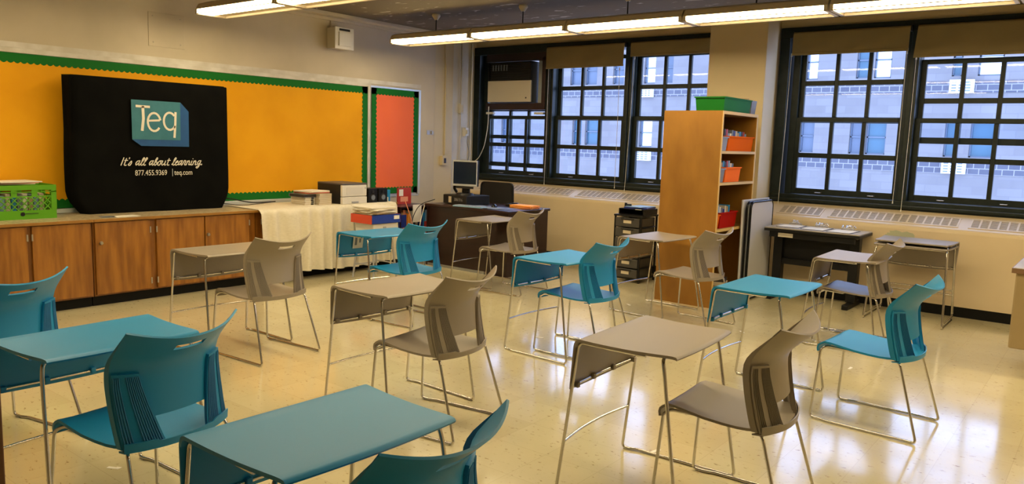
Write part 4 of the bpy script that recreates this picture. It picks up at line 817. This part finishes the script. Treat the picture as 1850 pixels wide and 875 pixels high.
for x, y, rz, lb in [(-2.70, 8.19, .05, 'leftmost clipboard on the black table'), (-2.43, 8.15, -.03, 'middle clipboard on the black table'), (-2.16, 8.11, -.06, 'rightmost clipboard on the black table')]:
    c = clipboard(x, y, rz, lb)
    u = thing('wire_bundle', 'shiny crumpled silver clips heaped on the ' + lb, 'clips', (x + .01, y + .12, TZ + .027)); rnd = random.Random(int(x * 100))
    for k in range(6):
        a = rnd.uniform(0, 3.1); cx = rnd.uniform(-.06, .06); cy = rnd.uniform(-.02, .03); bm = bmesh.new()
        tube(bm, [(cx - .03 * math.cos(a), cy - .02 * math.sin(a), .004), (cx, cy + .01, .028), (cx + .03 * math.cos(a), cy + .02 * math.sin(a), .004)], .0055, rad=.02); link('clip', bm, mat('bright_steel', (.85, .86, .9), .2, .8), u, smooth=True)
# ------------------------------------------------------------------ tan metal desk at the right edge
t = thing('metal_desk', 'tan metal desk with pale top cut off by the right edge', 'desk', (0.075, 6.85, 0))
boxes('pedestal', [(-.62, -.18, -.36, .36, .19, .74)], tanmetal, t, bevel=.012); boxes('pedestal', [(.28, .72, -.36, .36, .19, .74)], tanmetal, t, bevel=.012)
boxes('desktop', [(-.64, .74, -.38, .38, .74, .775)], mat('pale_linoleum_top', (.40, .38, .37), .3), t, bevel=.008)
boxes('edge_trim', [(-.645, .745, -.385, -.380, .735, .770), (-.645, -.640, -.38, .38, .735, .770)], mat('brown_edge_trim', (.22, .13, .07), .4), t)
for sx in (-.40, -.24, .34, .50):
    for sy in (-.10, .30): boxes('leg', [(sx - .015, sx + .015, sy - .015, sy + .015, 0, .19)], charcoal, t)
# ------------------------------------------------------------------ student chair
def prof(z):   # lumbar profile at the edge of the back
    K = [(.42, .150), (.46, .135), (.53, .118), (.60, .104), (.68, .096), (.74, .112), (.80, .158), (.862, .212)]
    for (a, xa), (c, xc) in zip(K, K[1:]):
        if z <= c:
            s = (z - a) / (c - a); i = K.index((a, xa)); m0 = (K[min(i + 1, 7)][1] - K[max(i - 1, 0)][1]) / (K[min(i + 1, 7)][0] - K[max(i - 1, 0)][0]) * (c - a); i += 1
            m1 = (K[min(i + 1, 7)][1] - K[max(i - 1, 0)][1]) / (K[min(i + 1, 7)][0] - K[max(i - 1, 0)][0]) * (c - a)
            return (2 * s ** 3 - 3 * s ** 2 + 1) * xa + (s ** 3 - 2 * s * s + s) * m0 + (-2 * s ** 3 + 3 * s * s) * xc + (s ** 3 - s * s) * m1
    return K[-1][1]
def backpt(u, v, off=0.0):
    z = .43 + v * (.862 - .43); hw = .225 + .006 * math.sin(v * math.pi) + .016 * max(0, v - .6) / .4
    x = prof(z) + (.062 + .012 * v) * (1 - abs(u) ** 2.2) ; zz = z - .042 * max(0, v - .5) / .5 * (1 - u * u)
    return Vector((x + off, u * hw, zz))
def make_chair(col, rib, label):
    t = thing('student_chair', label, 'chair')
    # seat
    xs = [(-.287, .395), (-.291, .415), (-.286, .434), (-.270, .448), (-.245, .454), (-.21, .453), (-.15, .446), (-.08, .438), (0, .432), (.06, .430), (.10, .431), (.13, .434), (.15, .440)]
    G = []
    for j in range(21):
        s = -1 + j / 10; row = []
        for i, (x, z) in enumerate(xs):
            f = max(0, (x + .02) / .17); hw = .205 + .022 * min(1, (x + .29) / .2); 
            row.append((x + (.062 * (1 - abs(s) ** 2.4)) * f, s * (hw - (.018 * f ** 3)), z + .010 * s * s * (1 if x > -.25 else .3) - .003))
        G.append(row)
    G = [list(r) for r in zip(*G)]
    link('seat', shell(G, .011), col, t, smooth=True, angle=50)
    # backrest with handle slot
    us = sorted(set([-1 + k / 10 for k in range(21)] + [-.97, .97, -.27, .27, -.55, .55])); vs = sorted(set([0, .03] + [k / 16 for k in range(17)] + [.225, .845, .905]))
    G = [[backpt(u, v) for v in vs] for u in us]
    fl = lambda v: Vector((-.026 * max(0.05, min(1, (1 - v) / .35)), 0, 0))
    G = [[p + fl(v) for p, v in zip(G[0], vs)]] + G + [[p + fl(v) for p, v in zip(G[-1], vs)]]
    us = [us[0] - .001] + us + [us[-1] + .001]
    def skip(i, j):
        u = (us[i] + us[i + 1]) / 2; v = (vs[j] + vs[j + 1]) / 2
        return (abs(u) < .27 and .845 < v < .905) or (abs(u) < .55 and v < .225)
    link('backrest', shell(G, .008, skip), col, t, smooth=True, angle=50)
    # ribbed supports
    for sgn in (-1, 1):
        def edge(v): return 0.99, .56 - (.30) * (1 - v / .62) * 1.0 if False else (.64 - .26 * (1 - v / .62))
        G = []
        for i in range(9):
            row = []
            for j in range(9):
                v = .0 + .62 * j / 8; uo = .985; ui = edge(v)[1]; u = uo + (ui - uo) * i / 8; p = backpt(sgn * u, v); row.append(p + Vector((.011, sgn * .004, 0)))
            G.append(row)
        if sgn > 0: G = G[::-1]
        s = link('back_support', shell(G, .012), col, t, smooth=True, angle=40)
        bm = bmesh.new()
        for k in range(15):
            if 4 <= k <= 6: continue
            f = .06 + .063 * k
            pts = []
            for j in range(7):
                v = .035 + .56 * j / 6; uo = .985; ui = edge(v)[1]; u = uo + (ui - uo) * f; pts.append(backpt(sgn * u, v) + Vector((.0125, sgn * .005, 0)))
            tube(bm, pts, .0020, rad=0, n=4)
        link('rib', bm, rib, s)
    # rear lip joining seat and supports
    G = []
    for i in range(25):
        u = -1 + i / 12; p = backpt(u, 0); q = Vector((.150 + .062 * (1 - abs(u) ** 2.4), p.y, .437)); G.append([Vector((p.x + .014, p.y, .455 if abs(u) > .5 else .447)), Vector((p.x + .014, p.y, .425)), Vector((q.x - .03, p.y * .97, .420))])
    link('rear_lip', shell(G, .006), col, t, smooth=True, angle=50)
    r = .0072
    for s in (-1, 1):
        pts = [(-.10, s * .15, .418), (-.235, s * .195, .432), (-.262, s * .213, .415), (-.288, s * .238, r + .001), (-.22, s * .238, r + .001), (-.19, s * .250, r + .001), (.286, s * .250, r + .001), (.165, s * .215, .405), (.150, s * .205, .420), (.10, s * .15, .420)]
        f = tubes('sled_frame', [pts], r, chrome, t, rad=.022)
        for gx in (-.265, .235): boxes('glide', [(gx, gx + .03, s * (.238 if gx < 0 else .25) - .008, s * (.238 if gx < 0 else .25) + .008, 0, .006)], glide_m, f, bevel=.001)
    tubes('cross_bar', [[(-.10, -.15, .418), (-.10, .15, .418)], [(.10, -.15, .420), (.10, .15, .420)]], r, chrome, t, rad=0)
    return t
# ------------------------------------------------------------------ student desk
def make_desk(col, label):
    t = thing('student_desk', label, 'desk'); ZT = .712; th = .012
    # side profile from student edge over the front fold and down
    P = [(.236, ZT - .016), (.240, ZT - .009), (.234, ZT - .002), (.220, ZT)] + [(.20 - .40 * k / 8, ZT - .006 * math.sin(math.pi * k / 8)) for k in range(9)] + [(-.212, ZT - .003), (-.222, ZT - .010), (-.228, ZT - .022), (-.231, ZT - .036)]
    P2 = [(-.231, ZT - .036), (-.237, ZT - .09), (-.243, ZT - .15), (-.249, ZT - .205), (-.252, ZT - .235)]
    def hw(x): return .325 if x < -.19 else .325 - .022 * (x + .19) / .42
    def grid(P, bow):
        G = []
        for i, (x, z) in enumerate(P):
            row = []
            for j in range(17):
                s = -1 + j / 8; h = hw(x) if not bow else .325 - .004 * i
                xx = x - (.0 if not bow else .030 * (1 - s * s) * (i / (len(P) - 1)) * .8) + (0 if (bow or x < .1) else .014 * (1 - s * s) * (x - .1) / .14)
                zz = z - (0 if not bow else .014 * (1 - s * s) * i / (len(P) - 1))
                row.append((xx, s * h, zz))
            G.append(row)
        return G
    link('desktop', shell([list(reversed(r)) for r in grid(P, False)], th), col, t, smooth=True, angle=60)
    link('front_panel', shell([list(reversed(r)) for r in grid(P2, True)], .006), col, t, smooth=True, angle=60)
    r = .0075
    for s in (-1, 1):
        pts = [(.165, s * .245, .688), (.172, s * .288, .688), (.185, s * .298, .640), (.292, s * .330, r + .001), (-.22, s * .330, r + .001), (-.25, s * .316, r + .001), (-.295, s * .316, r + .001), (-.262, s * .308, .30), (-.218, s * .300, .692), (.10, s * .298, .690)]
        f = tubes('side_frame', [pts], r, chrome, t, rad=.028)
        for gx, gy in ((-.285, .316), (.245, .33)): boxes('glide', [(gx, gx + .03, s * gy - .008, s * gy + .008, 0, .006)], glide_m, f, bevel=.001)
    tubes('foot_bar', [[(-.268, -.309, .235), (-.290, -.15, .235), (-.296, 0, .235), (-.290, .15, .235), (-.268, .309, .235)]], .0065, chrome, t, rad=.15)
    b = tubes('panel_bar', [[(-.238, -.303, .494), (-.256, -.15, .487), (-.262, 0, .484), (-.256, .15, .487), (-.238, .303, .494)]], .0065, chrome, t, rad=.15)
    for y in (-.27, -.095, .095, .27):
        xx = -.259 + .022 * (y / .27) ** 2; boxes('clip', [(xx - .012, xx + .012, y - .010, y + .010, .474 + .006 * (y / .27) ** 2, .500 + .004 * (y / .27) ** 2)], col, b, bevel=.002)
    tubes('under_bar', [[(.165, -.245, .688), (.165, .245, .688)], [(-.10, -.298, .690), (-.10, .298, .690)]], .0065, chrome, t, rad=0)
    return t
BC = make_chair(blue_p, rib_blue, ''); GC = make_chair(gray_p, rib_gray, ''); BD = make_desk(blue_p, ''); GD = make_desk(gray_p, '')
chairs = [(BC, -1.013, 4.774, -3, 'blue plastic chair on chrome sled legs, rightmost chair in the room'),
          (BC, -1.434, 1.334, 2.5, 'blue chair cut off by the bottom edge, only its back showing'),
          (BC, -2.846, 1.417, 10, 'blue chair in the left foreground with ribbed back supports facing us'),
          (BC, -4.23, 1.36, 12, 'blue chair cut off by the left edge of the photo'),
          (BC, -4.728, 4.627, 1.6, 'blue chair in front of the red and blue box and cream cloth'),
          (BC, -3.077, 4.837, 2, 'blue chair in the middle of the room, left of the grey front desk row'),
          (GC, -4.70, 3.187, 3.5, 'grey chair in front of the oak cabinets and cream cloth'),
          (GC, -2.863, 3.033, 7.7, 'grey chair in the centre, behind the nearest blue desk'),
          (GC, -1.201, 3.17, 3, 'large grey chair in the right foreground'),
          (GC, -4.934, 6.322, 4, 'grey chair in front of the teacher desk'),
          (GC, -2.887, 6.30, -5, 'grey chair in front of the maple bookcase'),
          (GC, -1.60, 6.66, 1, 'grey chair in front of the stacked desks and black table')]
desks = [(GD, -1.586, 3.09, 2.5, 'grey student desk nearest the camera on the right'),
         (BD, -1.765, 1.395, -1, 'blue student desk at the bottom of the photo, nearest the camera'),
         (BD, -3.239, 1.407, 2.5, 'blue student desk at the left edge of the photo'),
         (BD, -1.69, 4.769, 0, 'blue student desk right of the bookcase in the second row'),
         (GD, -3.224, 3.092, -2.5, 'grey student desk in the centre of the room'),
         (BD, -3.228, 4.765, -2, 'blue student desk in the middle, between two grey desks'),
         (GD, -5.073, 3.142, -.5, 'grey student desk in front of the oak cabinets'),
         (BD, -5.156, 4.703, -3.9, 'blue student desk with a white paper taped under it, before the cream cloth'),
         (GD, -3.391, 6.547, -3.5, 'grey student desk in front of the drawer cart and bookcase'),
         (GD, -5.364, 6.47, 2.4, 'grey student desk in front of the teacher desk'),
         (GD, -1.68, 6.64, 2, 'grey student desk in front of the black table'),
         (GD, -1.485, 8.00, -90, 'lower of the two nested grey desks by the radiator cover')]
seen = set()
for P, x, y, a, lb in chairs + desks:
    if P.name not in seen: seen.add(P.name); P.location = (x, y, 0); P.rotation_euler = (0, 0, R_(a)); P['label'] = lb; P['_first'] = 1
    else: dup(P, (x, y, 0), R_(a), lb, scale=(1.03, 1.055, 1.015) if 'bottom of the photo' in lb else None)
for P in (BC, GC, BD, GD): del P['_first']
dup(GD, (-1.485, 8.035, .036), R_(-90), 'upper of the two nested grey desks by the radiator cover')
t = thing('paper_note', 'white note taped to the underside panel of the blue desk before the cream cloth', 'paper', (-5.398, 4.627, .545), R_(-3.9)); t.rotation_euler = (0, R_(9), R_(-3.9)); boxes('sheet', [(.0, .0012, -.055, .055, 0, .14)], paper, t); boxes('print', [(.0012, .0020, -.035, -.012, .03, .11), (.0012, .0020, .012, .03, .05, .10)], greycov, t)
# scraps on the floor
for i, (x, y, a) in enumerate([(-2.40, 1.43, .3), (-1.53, 5.20, .9), (-3.15, 5.95, .2), (-3.40, 4.55, .1), (-1.78, 3.72, .5), (-2.76, 4.12, .4), (-1.10, 5.15, 1.2), (-4.35, 4.05, .6)]):
    pass
scr = [(205, 846), (860, 777), (1536, 666), (1136, 551), (975, 610), (1206, 816), (833, 588), (1545, 640)]
def floor_at(px, py):
    c = ((px - 925) / 1405.35, (py - 437.5) / 1405.35, 1.0); d = [sum(RW[i][k] * c[k] for k in range(3)) for i in range(3)]; s = -1.55 / d[2]; return d[0] * s, d[1] * s
for i, p in enumerate([(205, 846), (1536, 666), (1136, 551), (975, 610), (1185, 815), (1340, 600)]):
    x, y = floor_at(*p); o = boxes('paper_scrap', [(-.03, .03, -.009, .009, .0004, .0014), (.01, .035, -.004, .012, .0014, .0024)], paper); move(o, (x, y, 0), .5 + i)
    tag(o, ['white paper scrap on the floor in the lower left', 'white paper scrap on the floor beside the rightmost blue chair', 'white paper scrap on the floor near the drawer cart', 'white paper scrap on the floor under the middle blue desk', 'white paper scrap on the floor under the nearest grey desk', 'white paper scrap on the floor under the right blue desk'][i], 'paper scrap')
